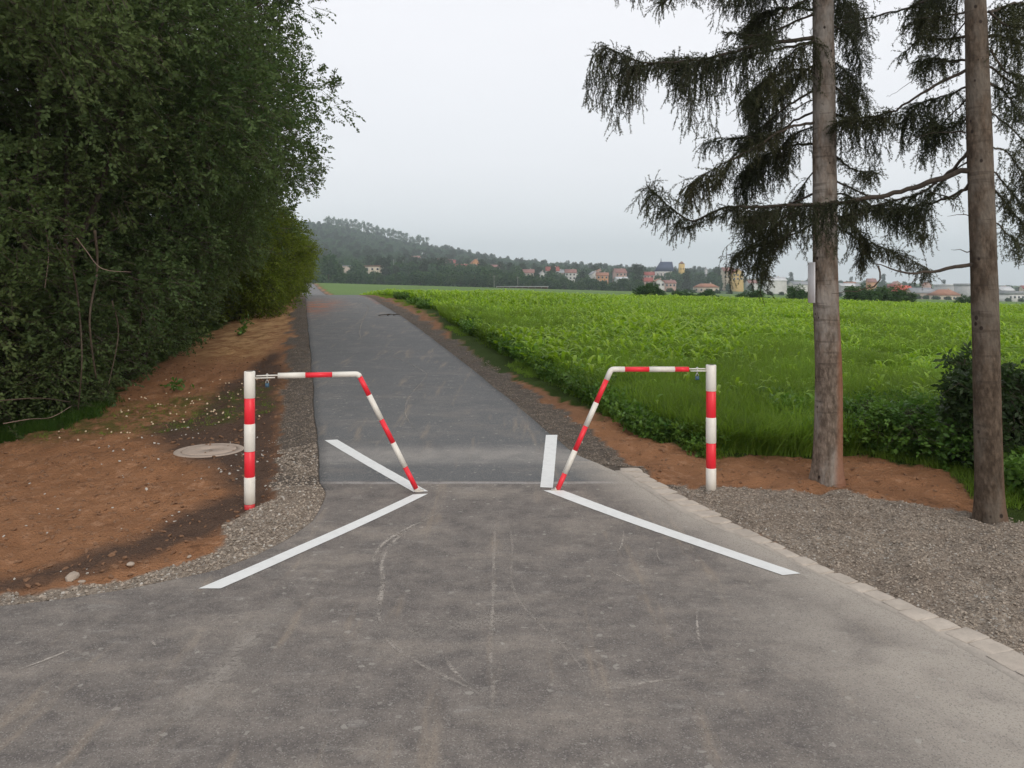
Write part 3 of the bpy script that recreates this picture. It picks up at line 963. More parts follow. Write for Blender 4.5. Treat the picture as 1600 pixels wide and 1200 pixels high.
for (px, py, w_, lab) in [(113, 910, .055, 'pale flat stone lying at the soil edge in the lower left, largest there'), (204, 889, .032, 'small pale stone at the edge of soil and gravel on the left'),
                    (128, 914, .022, 'small brown stone beside the largest pale stone lower left'), (296, 877, .018, 'small light stone on the gravel edge left of the long white line'),
                    (1296, 884 - 60 + 80, .0, None)]:
    if not w_: continue
    x, y, z = G(px, py)
    y += .06
    x = (px - 800) / F * y
    o = link('stone', ico_mesh('stone', M['stone'], 1, px, .5, .13, False), None, (x, y, float(ground_z(x, y)) + w_ * .2)); o.scale = (w_, w_ * .7, w_ * .9)
    o.rotation_euler = (.1, .1, px * .1)
    tag(o, lab, 'stone')

# tyre scuffs and scratches of pale dust: thin ribbons lying on the asphalt
b = NB('dust_scuff')
uv = b.attr('tint')
al = b.math('MULTIPLY', b.mr(b.noise(55, 4, .7), .36, .56), b.mr(uv, 0, 1, 0, 1))
al = b.math('MULTIPLY', al, b.mr(b.noise(5, 4), .30, .56, .2, 1.0))
d = b.bsdf((.44, .40, .36), .9, None, .1); tr = b.n.new('ShaderNodeBsdfTransparent')
ms = b.n.new('ShaderNodeMixShader'); b.l.new(al, ms.inputs[0]); b.l.new(tr.outputs[0], ms.inputs[1]); b.l.new(d, ms.inputs[2])
M['scuff'] = b.done(ms.outputs[0])
mb = MB()
def catmull(pts, n=14):
    pts = [np.array(p, float) for p in pts]
    P_ = [2 * pts[0] - pts[1]] + pts + [2 * pts[-1] - pts[-2]]
    out = []
    for i in range(1, len(P_) - 2):
        for k in range(n):
            t = k / n; a, b_, c, d_ = P_[i - 1:i + 3]
            out.append(.5 * ((2 * b_) + (-a + c) * t + (2 * a - 5 * b_ + 4 * c - d_) * t * t + (-a + 3 * b_ - 3 * c + d_) * t ** 3))
    out.append(pts[-1]); return np.array(out)
sc_z = [0]
def scuff(pix, w, strength=1.0):
    c = catmull([G(*p)[:2] for p in pix], 16)
    d = np.gradient(c, axis=0); d /= np.linalg.norm(d, axis=1)[:, None] + 1e-9
    nrm = np.stack([-d[:, 1], d[:, 0]], -1)
    n = len(c); prof = [(-1.2, 0), (-.25, 1), (.25, 1), (1.2, 0)]
    V = []; T = []
    wv = w * (.7 + .6 * vnoise(np.arange(n), np.zeros(n), .3, len(pix)))
    endf = np.minimum(1, np.minimum(np.arange(n), n - 1 - np.arange(n)) / 14.)
    sc_z[0] += 1
    for (q, t) in prof:
        p = c + nrm * (q * wv / 2)[:, None]
        V.append(np.stack([p[:, 0], p[:, 1], z_road(p[:, 0], p[:, 1]) + .0022 + .00012 * (sc_z[0] % 10)], -1)); T.append(t * strength * endf)
    V = np.stack(V, 1).reshape(-1, 3); T = np.stack(T, 1).ravel()
    ii = np.arange(n * 4).reshape(n, 4)
    mb.add(V, np.stack([ii[:-1, :-1], ii[:-1, 1:], ii[1:, 1:], ii[1:, :-1]], -1).reshape(-1, 4), T)
scuff([(700, 795), (630, 830), (600, 850), (585, 870), (583, 890)], .04)
scuff([(655, 818), (612, 850), (597, 880), (598, 910), (590, 950), (583, 972)], .05, .75)
scuff([(598, 890), (596, 930), (592, 965), (600, 975)], .03, .8)
scuff([(1088, 936), (1090, 985), (1095, 1010), (1110, 1036)], .02, .9)
scuff([(940, 885), (975, 905), (1010, 925)], .018, .9)
scuff([(0, 1060), (80, 1030), (145, 1003)], .02)
scuff([(235, 992), (240, 1008), (250, 1012)], .02, .8)
scuff([(775, 780), (772, 860), (770, 940), (766, 1010), (770, 1080), (766, 1150)], .035, .6)
scuff([(790, 790), (800, 850), (805, 930), (905, 1040), (915, 1120)], .03, .45)
scuff([(300, 1110), (350, 1050), (400, 985), (455, 920)], .26, .5)
scuff([(250, 1160), (300, 1110), (380, 1010), (470, 900)], .14, .5)
scuff([(580, 1000), (650, 990), (720, 975), (800, 965), (860, 960)], .26, .45)
scuff([(585, 985), (620, 1015), (660, 1040), (740, 1080), (760, 1100)], .03, .7)
scuff([(690, 1020), (710, 1050), (750, 1085)], .025, .7)
scuff([(310, 985), (345, 968), (395, 962)], .03, .7)
scuff([(975, 820), (972, 850), (962, 868)], .02, .9)
scuff([(1025, 845), (1028, 870), (1035, 885)], .015, .7)
scuff([(560, 470), (575, 480), (567, 500), (562, 520), (570, 540)], .05, .6)
scuff([(570, 545), (620, 560), (660, 580), (665, 590), (640, 620), (634, 650), (660, 685)], .03, .5)
scuff([(660, 573), (690, 573)], .06, .7)
scuff([(940, 1085), (1000, 1070), (1090, 1058)], .03, .8)
scuff([(1030, 1075), (1065, 1102)], .02, .7)
for k in range(46):
    px = random.uniform(60, 1400); py = random.uniform(830, 1190)
    L = random.uniform(6, 34)
    gx = G(px, py)
    if gx[0] > float(xr(gx[1])) - .2 or gx[0] < float(xl(gx[1])) + .2: continue
    scuff([(px, py), (px + L * .5, py + random.uniform(-2, 2)), (px + L, py + random.uniform(-4, 4))], random.uniform(.008, .022), random.uniform(.5, 1))
sco = mb.build('tyre_scuffs', M['scuff'], smooth=True)
tag(sco, 'pale dusty tyre scuffs and scratches across the grey asphalt', 'scuff marks', None, 'stuff')

# a thin dark twig lying up the path
x, y, z = G(608, 494)
mb = MB()
for (a, c) in (((-.28, -.05), (.25, .1)), ((-.05, 0), (.1, .22)), ((.1, .06), (.3, .0))):
    p0 = Vector((a[0], a[1], .015)); p1 = Vector((c[0], c[1], .03)); mb.tube([p0, p0.lerp(p1, .5) + Vector((0, .03, .02)), p1], [.014, .011, .006], 6)
o = mb.build('fallen_twig', M['twig'], None, (x, y, z + .01)); tag(o, 'dark fallen twig lying on the upper part of the grey path', 'twig')

# ================================================================== VEGETATION
def nrmz(a): return a / (np.linalg.norm(a, axis=-1, keepdims=True) + 1e-9)

def leaves_from_sprays(O, D, L, nl, ll, lw, tint_s, droop=.25, spread=.5):
    """O,D,L per spray; returns V (4 per leaf), tint"""
    n = len(O)
    D = nrmz(D)
    up = np.array([0, 0, 1.])
    side = nrmz(np.cross(D, up + rng.normal(0, .3, (n, 3))))
    t = (np.arange(nl) + .5) / nl
    sg = np.where(np.arange(nl) % 2 == 0, 1, -1)
    C = O[:, None, :] + D[:, None, :] * (L[:, None] * t[None, :])[..., None] - up * (droop * (L[:, None] * t[None, :] ** 2))[..., None]
    A = nrmz(side[:, None, :] * sg[None, :, None] * .8 + D[:, None, :] * .55 + rng.normal(0, spread, (n, nl, 3)) - up * .25)
    N = nrmz(np.cross(A, D[:, None, :]) + rng.normal(0, .6, (n, nl, 3)))
    B = nrmz(np.cross(N, A))
    l = ll * rng.uniform(.6, 1.25, (n, nl, 1)); w = lw * rng.uniform(.6, 1.2, (n, nl, 1))
    nn = nrmz(np.cross(A, B))
    fold = w * .25
    p0 = C; p1 = C + A * l * .5 + B * w * .5 + nn * fold; p2 = C + A * l; p3 = C + A * l * .5 - B * w * .5 + nn * fold * .3
    V = np.stack([p0, p1, p2, p3], 2).reshape(-1, 3)
    T = np.clip(tint_s[:, None] + rng.normal(0, .09, (n, nl)), 0, .92)
    T = np.where(rng.random((n, nl)) < .012, 1.0, T)
    return V, np.repeat(T.ravel(), 4)

def crown_mesh(name, mat, prof, nlobe, lobe_r, nspray, nl, ll, lw, sl=(.2, .45), seed=0, droop=.25, twigs=True, fill=.25, squash=.8):
    """prof: list of (z, radius)"""
    r = np.random.default_rng(seed)
    zs = np.array([p[0] for p in prof]); rs = np.array([p[1] for p in prof])
    wz = np.interp(np.linspace(zs[0], zs[-1], 400), zs, rs); zz_ = np.linspace(zs[0], zs[-1], 400)
    cz = r.choice(zz_, nlobe, p=(wz + .2) / (wz + .2).sum())
    th = r.random(nlobe) * 2 * np.pi
    lr = r.uniform(lobe_r[0], lobe_r[1], nlobe)
    rad = np.maximum(np.interp(cz, zs, rs) - lr * .6, 0) * np.sqrt(r.uniform(.25, 1, nlobe)) * r.uniform(.82, 1.12, nlobe)
    LC = np.stack([np.cos(th) * rad, np.sin(th) * rad, cz], -1)
    k = r.integers(0, nlobe, nspray)
    d = nrmz(r.normal(0, 1, (nspray, 3)) + nrmz(LC[k] * [1, 1, 0]) * .5)
    O = LC[k] + d * (lr[k] * np.where(r.random(nspray) < fill, r.uniform(.2, .8, nspray), r.uniform(.8, 1.05, nspray)))[:, None] * [1, 1, squash]
    O[:, 2] = np.maximum(O[:, 2], zs[0] + .02)
    D = d * .8 + r.normal(0, .45, (nspray, 3)) + np.array([0, 0, .05])
    L = r.uniform(sl[0], sl[1], nspray)
    tl = r.random(nlobe) ** 1.3
    V, T = leaves_from_sprays(O, D, L, nl, ll, lw, np.clip(.02 + .75 * tl[k] + .2 * r.random(nspray), 0, .9), droop)
    nq = len(V) // 4
    Fq = np.arange(nq * 4).reshape(-1, 4)
    mats = [mat]; mi = np.zeros(nq, int)
    if twigs:
        Dn = nrmz(D); E = O + Dn * L[:, None] - np.array([0, 0, 1.]) * (droop * L)[:, None]
        S0 = O - Dn * .12
        w = np.array([.0035, 0, .0035])
        TV = np.stack([S0 - w, S0 + w, E + w * .4, E - w * .4], 1).reshape(-1, 3)
        V = np.concatenate([V, TV]); T = np.concatenate([T, np.zeros(len(TV))])
        Fq = np.arange(len(V)).reshape(-1, 4); mi = np.concatenate([mi, np.ones(len(TV) // 4, int)]); mats.append(M['twig'])
    return mesh_np(name, V, [Fq], mats, mi, {'tint': T}), LC, lr

# ---- big plum / ash like trees of the thicket on the left
TALL = [(.25, .9), (1.2, 1.15), (2.4, 2.1), (3.6, 3.15), (5.5, 3.4), (7.2, 2.9), (8.8, 1.1)]
tall = []
for k in range(3):
    me, LC, lr = crown_mesh('crown', M['leaf'], TALL, 120, (.5, 1.05), 8600, 12, .070, .040, (.14, .30), 100 + k)
    tall.append((me, LC))
def stems(parent, LC, n, seed, mat, z0=-.2, r0=.07, name='trunk', reach=1.0):
    r = random.Random(seed)
    for k in range(n):
        tgt = Vector(LC[r.randrange(len(LC))])
        if tgt.z < 2 and name == 'trunk': tgt.z += 2.5
        p0 = Vector((r.uniform(-.5, .5) * reach, r.uniform(-.5, .5) * reach, z0))
        pts = [p0]
        m = 7
        for i in range(1, m + 1):
            t = i / m
            q = p0.lerp(tgt, t ** 1.4); q.z = p0.z + (tgt.z - p0.z) * t
            q += Vector((r.uniform(-.09, .09), r.uniform(-.09, .09), 0)); pts.append(q)
        rr = r0 * r.uniform(.5, 1.1)
        mb = MB(); mb.tube(pts, [rr * (1 - .8 * i / m) for i in range(m + 1)], 8, jitter=.12)
        for q in range(5):
            i = r.randrange(2, m); a = r.uniform(0, 6.28); ln = r.uniform(.6, 1.5)
            b1 = pts[i] + Vector((math.cos(a) * ln * .5, math.sin(a) * ln * .5, .3 * ln)); b2 = pts[i] + Vector((math.cos(a) * ln, math.sin(a) * ln, .3 * ln + r.uniform(-.3, .3)))
            mb.tube([pts[i], b1, b2], [rr * .35, rr * .25, rr * .08], 5)
        mb.build(name, mat, parent, smooth=True)

def bez(pts, step=.05):
    c = [Vector(p) for p in pts]
    out = []
    for i in range(len(c) - 1):
        p0 = c[max(i - 1, 0)]; p1 = c[i]; p2 = c[i + 1]; p3 = c[min(i + 2, len(c) - 1)]
        n = max(2, int((p2 - p1).length / step))
        for k in range(n):
            t = k / n
            out.append(.5 * ((2 * p1) + (-p0 + p2) * t + (2 * p0 - 5 * p1 + 4 * p2 - p3) * t * t + (-p0 + 3 * p1 - 3 * p2 + p3) * t ** 3))
    out.append(c[-1]); return out

def hedge_pt(Y, s):
    x = road_c(Y) + s
    return (float(x), float(Y), float(z_base(x, Y)) - .05)
tall_lab = [
    'dark leafy tree at the left picture edge, low boughs over green grass',
    'dark leafy tree second from the left edge, bare twigs showing low in its shade',
    'dark leafy tree in the middle of the thicket with dense hanging boughs',
    'dark leafy tree whose boughs reach out towards the path above the brown soil',
    'dark leafy tree with a bough drooping low over the dry orange soil',
    'farthest tall leafy tree of the thicket, rising just before the low yellowish bushes']
spec = [(9.0, -6.1, .95, 0.2), (10.6, -4.9, 1.0, 1.7), (13.0, -4.55, 1.02, 3.3), (15.6, -4.35, 1.03, 5.1), (18.6, -4.5, 1.03, .9), (22.0, -5.2, .98, 2.4)]
for k, (Y, s, sc, rz) in enumerate(spec):
    me, LC = tall[k % 3]
    t = empty('leafy_tree', hedge_pt(Y, s), rz); t.scale = (sc, sc, sc)
    tag(t, tall_lab[k], 'tree', 'tall trees of the left thicket')
    link('crown', me, t)
    stems(t, LC, 4, 40 + k, M['twig'])
TR = [o for o in COL.objects if o.name.startswith('leafy_tree')]
for (ti_, pix, Yb, r_) in [(0, [(120, 372), (135, 392), (160, 420), (205, 425)], 8.15, .010), (0, [(0, 626), (60, 622), (110, 628)], 8.2, .012), (0, [(5, 662), (45, 655), (80, 652), (112, 634)], 8.3, .010),
        (1, [(148, 360), (152, 420), (140, 500), (150, 590)], 9.3, .028), (1, [(110, 400), (122, 470), (128, 560), (122, 640)], 9.2, .022), (2, [(215, 420), (222, 480), (212, 545)], 11.3, .026),
        (1, [(70, 350), (76, 395), (70, 450)], 8.9, .010), (3, [(292, 400), (285, 450), (290, 500)], 14.2, .02), (2, [(255, 395), (240, 440), (236, 520)], 11.8, .022), (1, [(175, 470), (185, 520), (170, 600)], 9.6, .016)]:
    t = TR[ti_]; bpy.context.view_layer.update(); inv = t.matrix_world.inverted()
    r_ *= .62; Yb += .28; pts = [inv @ P(px, py, Yb + .22 * math.sin(i * 2.3)) for i, (px, py) in enumerate(pix)]
    path = bez(pts, .08); mb = MB(); mb.tube(path, [r_ * (1 - .5 * i / len(path)) for i in range(len(path))], 6, jitter=.15)
    mb.build('bough', M['twig_pale'] if r_ < .0065 else M['twig_dim'], t, smooth=True)
backl = ['leafy tree standing behind the front row, filling the upper left corner', 'leafy tree behind the front row near the left edge', 'leafy tree in the second row behind the middle of the thicket', 'leafy tree in the second row, mostly hidden by the tall front trees', 'leafy tree in the second row near the far end of the thicket']
for k, (Y, s, sc, rz) in enumerate([(8.2, -9.2, 1.0, 4), (12.0, -8.5, 1.1, 2), (15.5, -8.3, 1.1, 1), (19.5, -7.8, 1.15, 5), (25.5, -6.6, 1.0, 3)]):
    me, LC = tall[(k + 1) % 3]
    t = empty('leafy_tree', hedge_pt(Y, s), rz); t.scale = (sc, sc, sc)
    tag(t, backl[k], 'tree', 'tall trees of the left thicket')
    link('crown', me, t); stems(t, LC, 2, 70 + k, M['twig'])
# low bushes at the foot of the tall trees
LOW = [(.02, 1.0), (.5, 1.15), (1.3, 1.0), (2.0, .5)]
lowm = [crown_mesh('foliage', M['leaf'], LOW, 34, (.28, .5), 2600, 10, .060, .032, (.12, .3), 140 + k)[:2] for k in range(2)]
lowl = ['low dark bush at the left picture edge above the green grass strip', 'low dark bush at the corner of the grass strip and the brown soil', 'low dark bush under the tall trees beside brown soil',
        'low dark bush under the middle of the thicket', 'low dark bush behind the left barrier post at the thicket foot', 'low dark bush near the dry orange soil']
for k, (Y, s, sc) in enumerate([(9.5, -6.0, .8), (10.4, -5.1, .95), (12.2, -4.9, 1.0), (14.4, -5.0, 1.1), (17.2, -5.4, 1.1), (20.5, -5.6, 1.0)]):
    me, LC = lowm[k % 2]
    t = empty('bush', hedge_pt(Y, s), k * 1.9); t.scale = (sc,) * 3
    tag(t, lowl[k], 'bush'); link('foliage', me, t); stems(t, LC, 3, 90 + k, M['twig'], -.1, .02, 'stem', .5)
# yellowish bushes farther along the path
YEL = [(.1, 1.2), (.8, 1.7), (1.8, 2.0), (2.8, 1.6), (3.6, .7)]
yelm = [crown_mesh('foliage', M['leafyel'], YEL, 60, (.4, .75), 4200, 9, .085, .05, (.2, .4), 160 + k)[:2] for k in range(2)]
for k, Y in enumerate([21.0, 24.0, 27.5, 32, 37, 42, 48, 55, 63, 73, 86, 100]):
    me, LC = yelm[k % 2]
    s = -2.8 + (-.5 if Y > 40 else 0) + (-1.0 if Y > 60 else 0) - (.55 if Y < 23 else 0) - (.25 if 23 < Y < 26 else 0)
    t = empty('yellowish_bush', hedge_pt(Y, s), k * 2.3); sc = (.84 if Y < 23 else .96) if Y < 45 else .9; t.scale = (sc, sc, sc * (1.04 if k % 2 else .95))
    tag(t, 'yellow green bush in the row leaning over the left side of the path' if k > 3 else
        ['yellow green bush nearest the tall trees, first of the sunny row', 'yellow green bush second of the sunny row beside the path', 'yellow green bush third of the sunny row beside the path', 'yellow green bush fourth of the sunny row beside the path'][k],
        'bush', 'yellow green bushes along the path')
    link('foliage', me, t); stems(t, LC, 3, 190 + k, M['twig'], -.1, .03, 'stem', .6)

# ---- spruces
def spruce_branch(pts, hang, dens, r0, seed, t0=.12, bare=False, tint=.4, needles=3, tert=.55):
    r = np.random.default_rng(seed)
    path = bez(pts)
    n = len(path)
    mb = MB()
    mb.tube([p + Vector((0, 0, r.normal(0, .006))) for p in path], [r0 * (1 - .82 * i / (n - 1)) for i in range(n)], 7, jitter=.15, mi=0)
    if not bare:
        arr = np.array([list(p) for p in path]); L = np.linalg.norm(np.diff(arr, axis=0), axis=1).sum()
        ns = int(L * dens * 1.6); hang = hang * 1.25
        ti = np.sort(t0 + (1 - t0) * r.random(ns) ** .9)
        clump = .12 + 1.35 * vnoise(ti * L, ti * 0, 3.4, seed) ** 1.3          # tufted, uneven curtain
        fi = ti * (n - 1); i0 = np.minimum(fi.astype(int), n - 2); f = fi - i0
        pos = arr[i0] * (1 - f)[:, None] + arr[i0 + 1] * f[:, None]
        ld = nrmz(arr[i0 + 1] - arr[i0])
        sd = nrmz(np.cross(ld, [0, 0, 1.])) * np.where(r.random(ns) < .5, 1, -1)[:, None]
        dr = nrmz(sd * .5 + ld * .5 + r.normal(0, .35, (ns, 3)))
        ln = hang * clump * r.uniform(.35, 1.1, ns) * (1 - .35 * ti)
        gv = r.uniform(.20, .60, ns)[:, None]; st = .035; steps = np.maximum((ln / st).astype(int), 1); mx_s = steps.max()
        PTS, DIR = [], []
        cur = pos.copy(); d = dr.copy(); alive = np.ones(ns, bool)
        tw = []
        for q in range(mx_s):
            alive = steps > q
            d = nrmz(d + gv * np.array([0, 0, -1.]) + r.normal(0, .13, d.shape))
            nx = cur + d * st
            PTS.append(cur[alive]); DIR.append(d[alive])
            tw.append((cur[alive].copy(), nx[alive].copy()))
            # tertiary shoots
            m = alive & (r.random(ns) < tert)
            if m.any():
                c2 = cur[m]; d2 = nrmz(d[m] * .7 + r.normal(0, .45, (m.sum(), 3)) + [0, 0, -.15])
                kk = r.integers(3, 6)
                for u in range(kk):
                    PTS.append(c2); DIR.append(d2); tw.append((c2.copy(), (c2 + d2 * .026))); c2 = c2 + d2 * .026; d2 = nrmz(d2 + [0, 0, -.15])
            cur = nx
        Pp = np.concatenate(PTS); Dd = np.concatenate(DIR)
        # along the limb as well, so it looks furred
        lm = np.arange(int(n * t0), n - 1); Pl = arr[lm]; Dl = nrmz(arr[lm + 1] - arr[lm])
        Pp = np.concatenate([Pp, Pl, Pl]); Dd = np.concatenate([Dd, Dl, Dl])
        VV = []
        for a in range(needles * 2):
            o = Pp + Dd * (r.random((len(Pp), 1)) * .032)
            nd = nrmz(Dd * .75 + nrmz(np.cross(Dd, r.normal(0, 1, Dd.shape))) * .8)
            w = nrmz(np.cross(nd, r.normal(0, 1, nd.shape))) * .0030
            l = r.uniform(.014, .025, (len(Pp), 1))
            VV.append(np.stack([o - w, o + w, o + nd * l], 1).reshape(-1, 3))
        V = np.concatenate(VV)
        T = np.repeat(np.clip(tint + r.normal(0, .25, len(V) // 3), 0, .92), 3)
        mb.add(V, np.arange(len(V)).reshape(-1, 3), T, mi=1)
        A = np.concatenate([t[0] for t in tw]); B = np.concatenate([t[1] for t in tw])
        w = np.array([.0016, .0016, 0])
        TV = np.stack([A - w, A + w, B + w, B - w], 1).reshape(-1, 3)
        mb.add(TV, np.arange(len(TV)).reshape(-1, 4), 0., mi=0)
    return mb

def spruce(trunk_px, Y, radii, label, bark, name='spruce_tree'):
    bx, by, bz = G(*trunk_px[0])
    t = empty(name, (bx, by, bz)); tag(t, label, 'tree')
    O = Vector((bx, by, bz)); Y = by
    pts = [P(px, py, Y) - O for (px, py) in trunk_px]
    last = pts[-1]; dxy = (pts[-1] - pts[0]) / (pts[-1].z - pts[0].z)
    pts = [Vector((pts[0].x, 0, -.25))] + pts + [last + Vector((dxy.x * q, 0, q)) for q in (2.5, 5, 8, 10)]
    rad = [radii[0] * 1.12] + list(radii) + [radii[-1] * k for k in (.8, .6, .3, .1)]
    path = bez(pts, .12)
    # radius along height
    zs = [p.z for p in pts]; rr = [float(np.interp(p.z, zs, rad)) for p in path]
    rr = [r_ * (1 + .35 * math.exp(-max(p.z, 0) / .12) * .5) for r_, p in zip(rr, path)]
    mb = MB(); n = 26
    mb.tube(path, rr, n)
    V = mb.v[0]
    ang = np.tile(np.arange(n) / n * 2 * np.pi, len(path)); zc = V[:, 2]
    cen = np.repeat(np.array([list(p) for p in path]), n, axis=0)
    k = 1 + .05 * (fbm(ang * 2, zc * 3, 1, 3, 7) - .5) * 2 + .10 * np.exp(-np.clip(zc, 0, 9) / .18) * np.cos(ang * 5 + 1)
    V[:, :2] = cen[:, :2] + (V[:, :2] - cen[:, :2]) * k[:, None]
    mb.build('trunk', bark, t, smooth=True)
    return t, O, Y
t1, O1, Y1 = spruce([(1292, 752), (1295, 600), (1290, 450), (1288, 200), (1286, 0)], 7, [.125, .118, .108, .100, .088],
                    'spruce with pale grey brown trunk and drooping needle curtains, standing in the red soil', M['bark1'])
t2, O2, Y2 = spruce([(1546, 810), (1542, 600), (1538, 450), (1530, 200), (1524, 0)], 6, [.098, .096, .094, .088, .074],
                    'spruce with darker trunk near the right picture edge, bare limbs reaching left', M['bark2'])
def br_(tree, O, Y0, Y1_, px, hang, dens, r0, seed, **kw):
    n = len(px); pts = []
    for i, (a, b_) in enumerate(px):
        Yq = Y0 + (Y1_ - Y0) * (i / (n - 1)); pts.append(P(a, b_, Yq) - O)
    spruce_branch(pts, hang, dens, r0, seed, **kw).build('branch', [M['twig'], M['needle']], tree)
T1B = [
    ([(1280, 58), (1190, 70), (1100, 92), (1010, 98), (945, 72)], 6.5, .62, 62, .020, dict(t0=.30)),
    ([(1280, 62), (1200, 80), (1110, 96), (1060, 92), (985, 108)], 6.9, .60, 60, .014, dict(t0=.35)),
    ([(1280, 188), (1230, 202), (1170, 235), (1120, 262), (1075, 290)], 6.7, .34, 60, .014, dict(t0=.25, tint=.7)),
    ([(1280, 170), (1240, 190), (1200, 215), (1150, 215), (1100, 225)], 7.6, .34, 60, .012, dict(t0=.25)),
    ([(1280, -40), (1200, -40), (1120, -30), (1030, 5)], 6.6, .42, 56, .018, dict(t0=.3)),
    ([(1280, -60), (1180, -80), (1080, -60), (1020, -35)], 7.4, .55, 56, .018, dict(t0=.2)),
    ([(1280, -70), (1240, -50), (1190, -30), (1150, -10)], 7.9, .45, 56, .016, dict(t0=.2)),
    ([(1300, 40), (1330, 60), (1345, 100)], 7.2, .30, 52, .010, dict(t0=.1)),
    ([(1290, 90), (1260, 110), (1235, 125), (1215, 150)], 8.0, .40, 70, .012, dict(t0=.2)),
    ([(1280, 15), (1230, 12), (1185, 25), (1162, 60)], 8.3, .60, 75, .014, dict(t0=.35)),
    ([(1280, 110), (1230, 112), (1185, 135), (1168, 165)], 8.3, .62, 78, .014, dict(t0=.45)),
    ([(1280, 225), (1235, 228), (1190, 245), (1165, 270)], 8.1, .60, 76, .014, dict(t0=.45)),
    ([(1280, 300), (1235, 318), (1195, 335), (1165, 340)], 7.8, .52, 76, .012, dict(t0=.45)),
    ([(1280, 345), (1240, 365), (1200, 380), (1172, 385), (1150, 398)], 7.5, .34, 70, .011, dict(t0=.35)),
    ([(1300, 175), (1340, 190), (1390, 182)], 7.0, .42, 62, .012, dict(t0=.1)),
    ([(1300, 300), (1350, 315), (1400, 345), (1448, 372)], 7.6, .26, 40, .010, dict(t0=.1)),
    ([(1300, 330), (1330, 350), (1350, 380), (1342, 415)], 7.4, .22, 44, .008, dict(t0=.1)),
    ([(1300, 240), (1335, 265), (1370, 270)], 7.8, .24, 44, .010, dict(t0=.1)),
    ([(1280, 335), (1250, 337), (1228, 341)], 6.95, .1, 1, .008, dict(bare=True)),
    ([(1280, 150), (1235, 175), (1220, 190), (1195, 215)], 7.0, .12, 26, .007, dict(t0=.2)),
    ([(1300, -20), (1320, 0), (1340, 40)], 7.9, .38, 60, .010, dict(t0=.1)),
    ([(1255, 318), (1215, 350), (1195, 385), (1184, 420)], 7.6, .34, 74, .008, dict(t0=.2)),
    ([(1240, 360), (1215, 385), (1203, 410), (1197, 432)], 7.3, .24, 66, .007, dict(t0=.2)),
    ([(1280, 140), (1240, 160), (1195, 195), (1150, 240), (1120, 290)], 7.9, .40, 66, .012, dict(t0=.3)),
    ([(1280, 200), (1250, 205), (1225, 225), (1210, 260)], 7.4, .40, 70, .010, dict(t0=.1)),
    ([(1280, 60), (1250, 75), (1215, 100), (1200, 130)], 6.6, .36, 66, .010, dict(t0=.1)),
    ([(1280, -10), (1240, 10), (1210, 35), (1195, 60)], 6.5, .36, 66, .010, dict(t0=.1)),
    ([(1300, 130), (1320, 150), (1335, 170)], 6.8, .38, 66, .009, dict(t0=.05)),
    ([(1300, 340), (1320, 345), (1345, 365), (1350, 400)], 7.0, .30, 60, .008, dict(t0=.05)),
    ([(1300, 350), (1340, 372), (1400, 395), (1450, 420)], 8.0, .20, 44, .007, dict(t0=.05)),
    ([(1280, 20), (1240, 35), (1190, 55), (1130, 50)], 6.8, .40, 60, .012, dict(t0=.2)),
    ([(1300, 95), (1325, 115), (1345, 150)], 7.5, .36, 60, .010, dict(t0=.1)),
    ([(1300, 280), (1345, 300), (1400, 318), (1440, 330)], 6.9, .34, 56, .010, dict(t0=.1)),
    ([(1280, 260), (1255, 290), (1238, 335), (1226, 372)], 7.9, .26, 50, .008, dict(t0=.2)),
]
for k, (px, Ye, hang, dens, r0, kw) in enumerate(T1B): br_(t1, O1, Y1, Ye, px, hang, dens, r0, 300 + k, **kw)
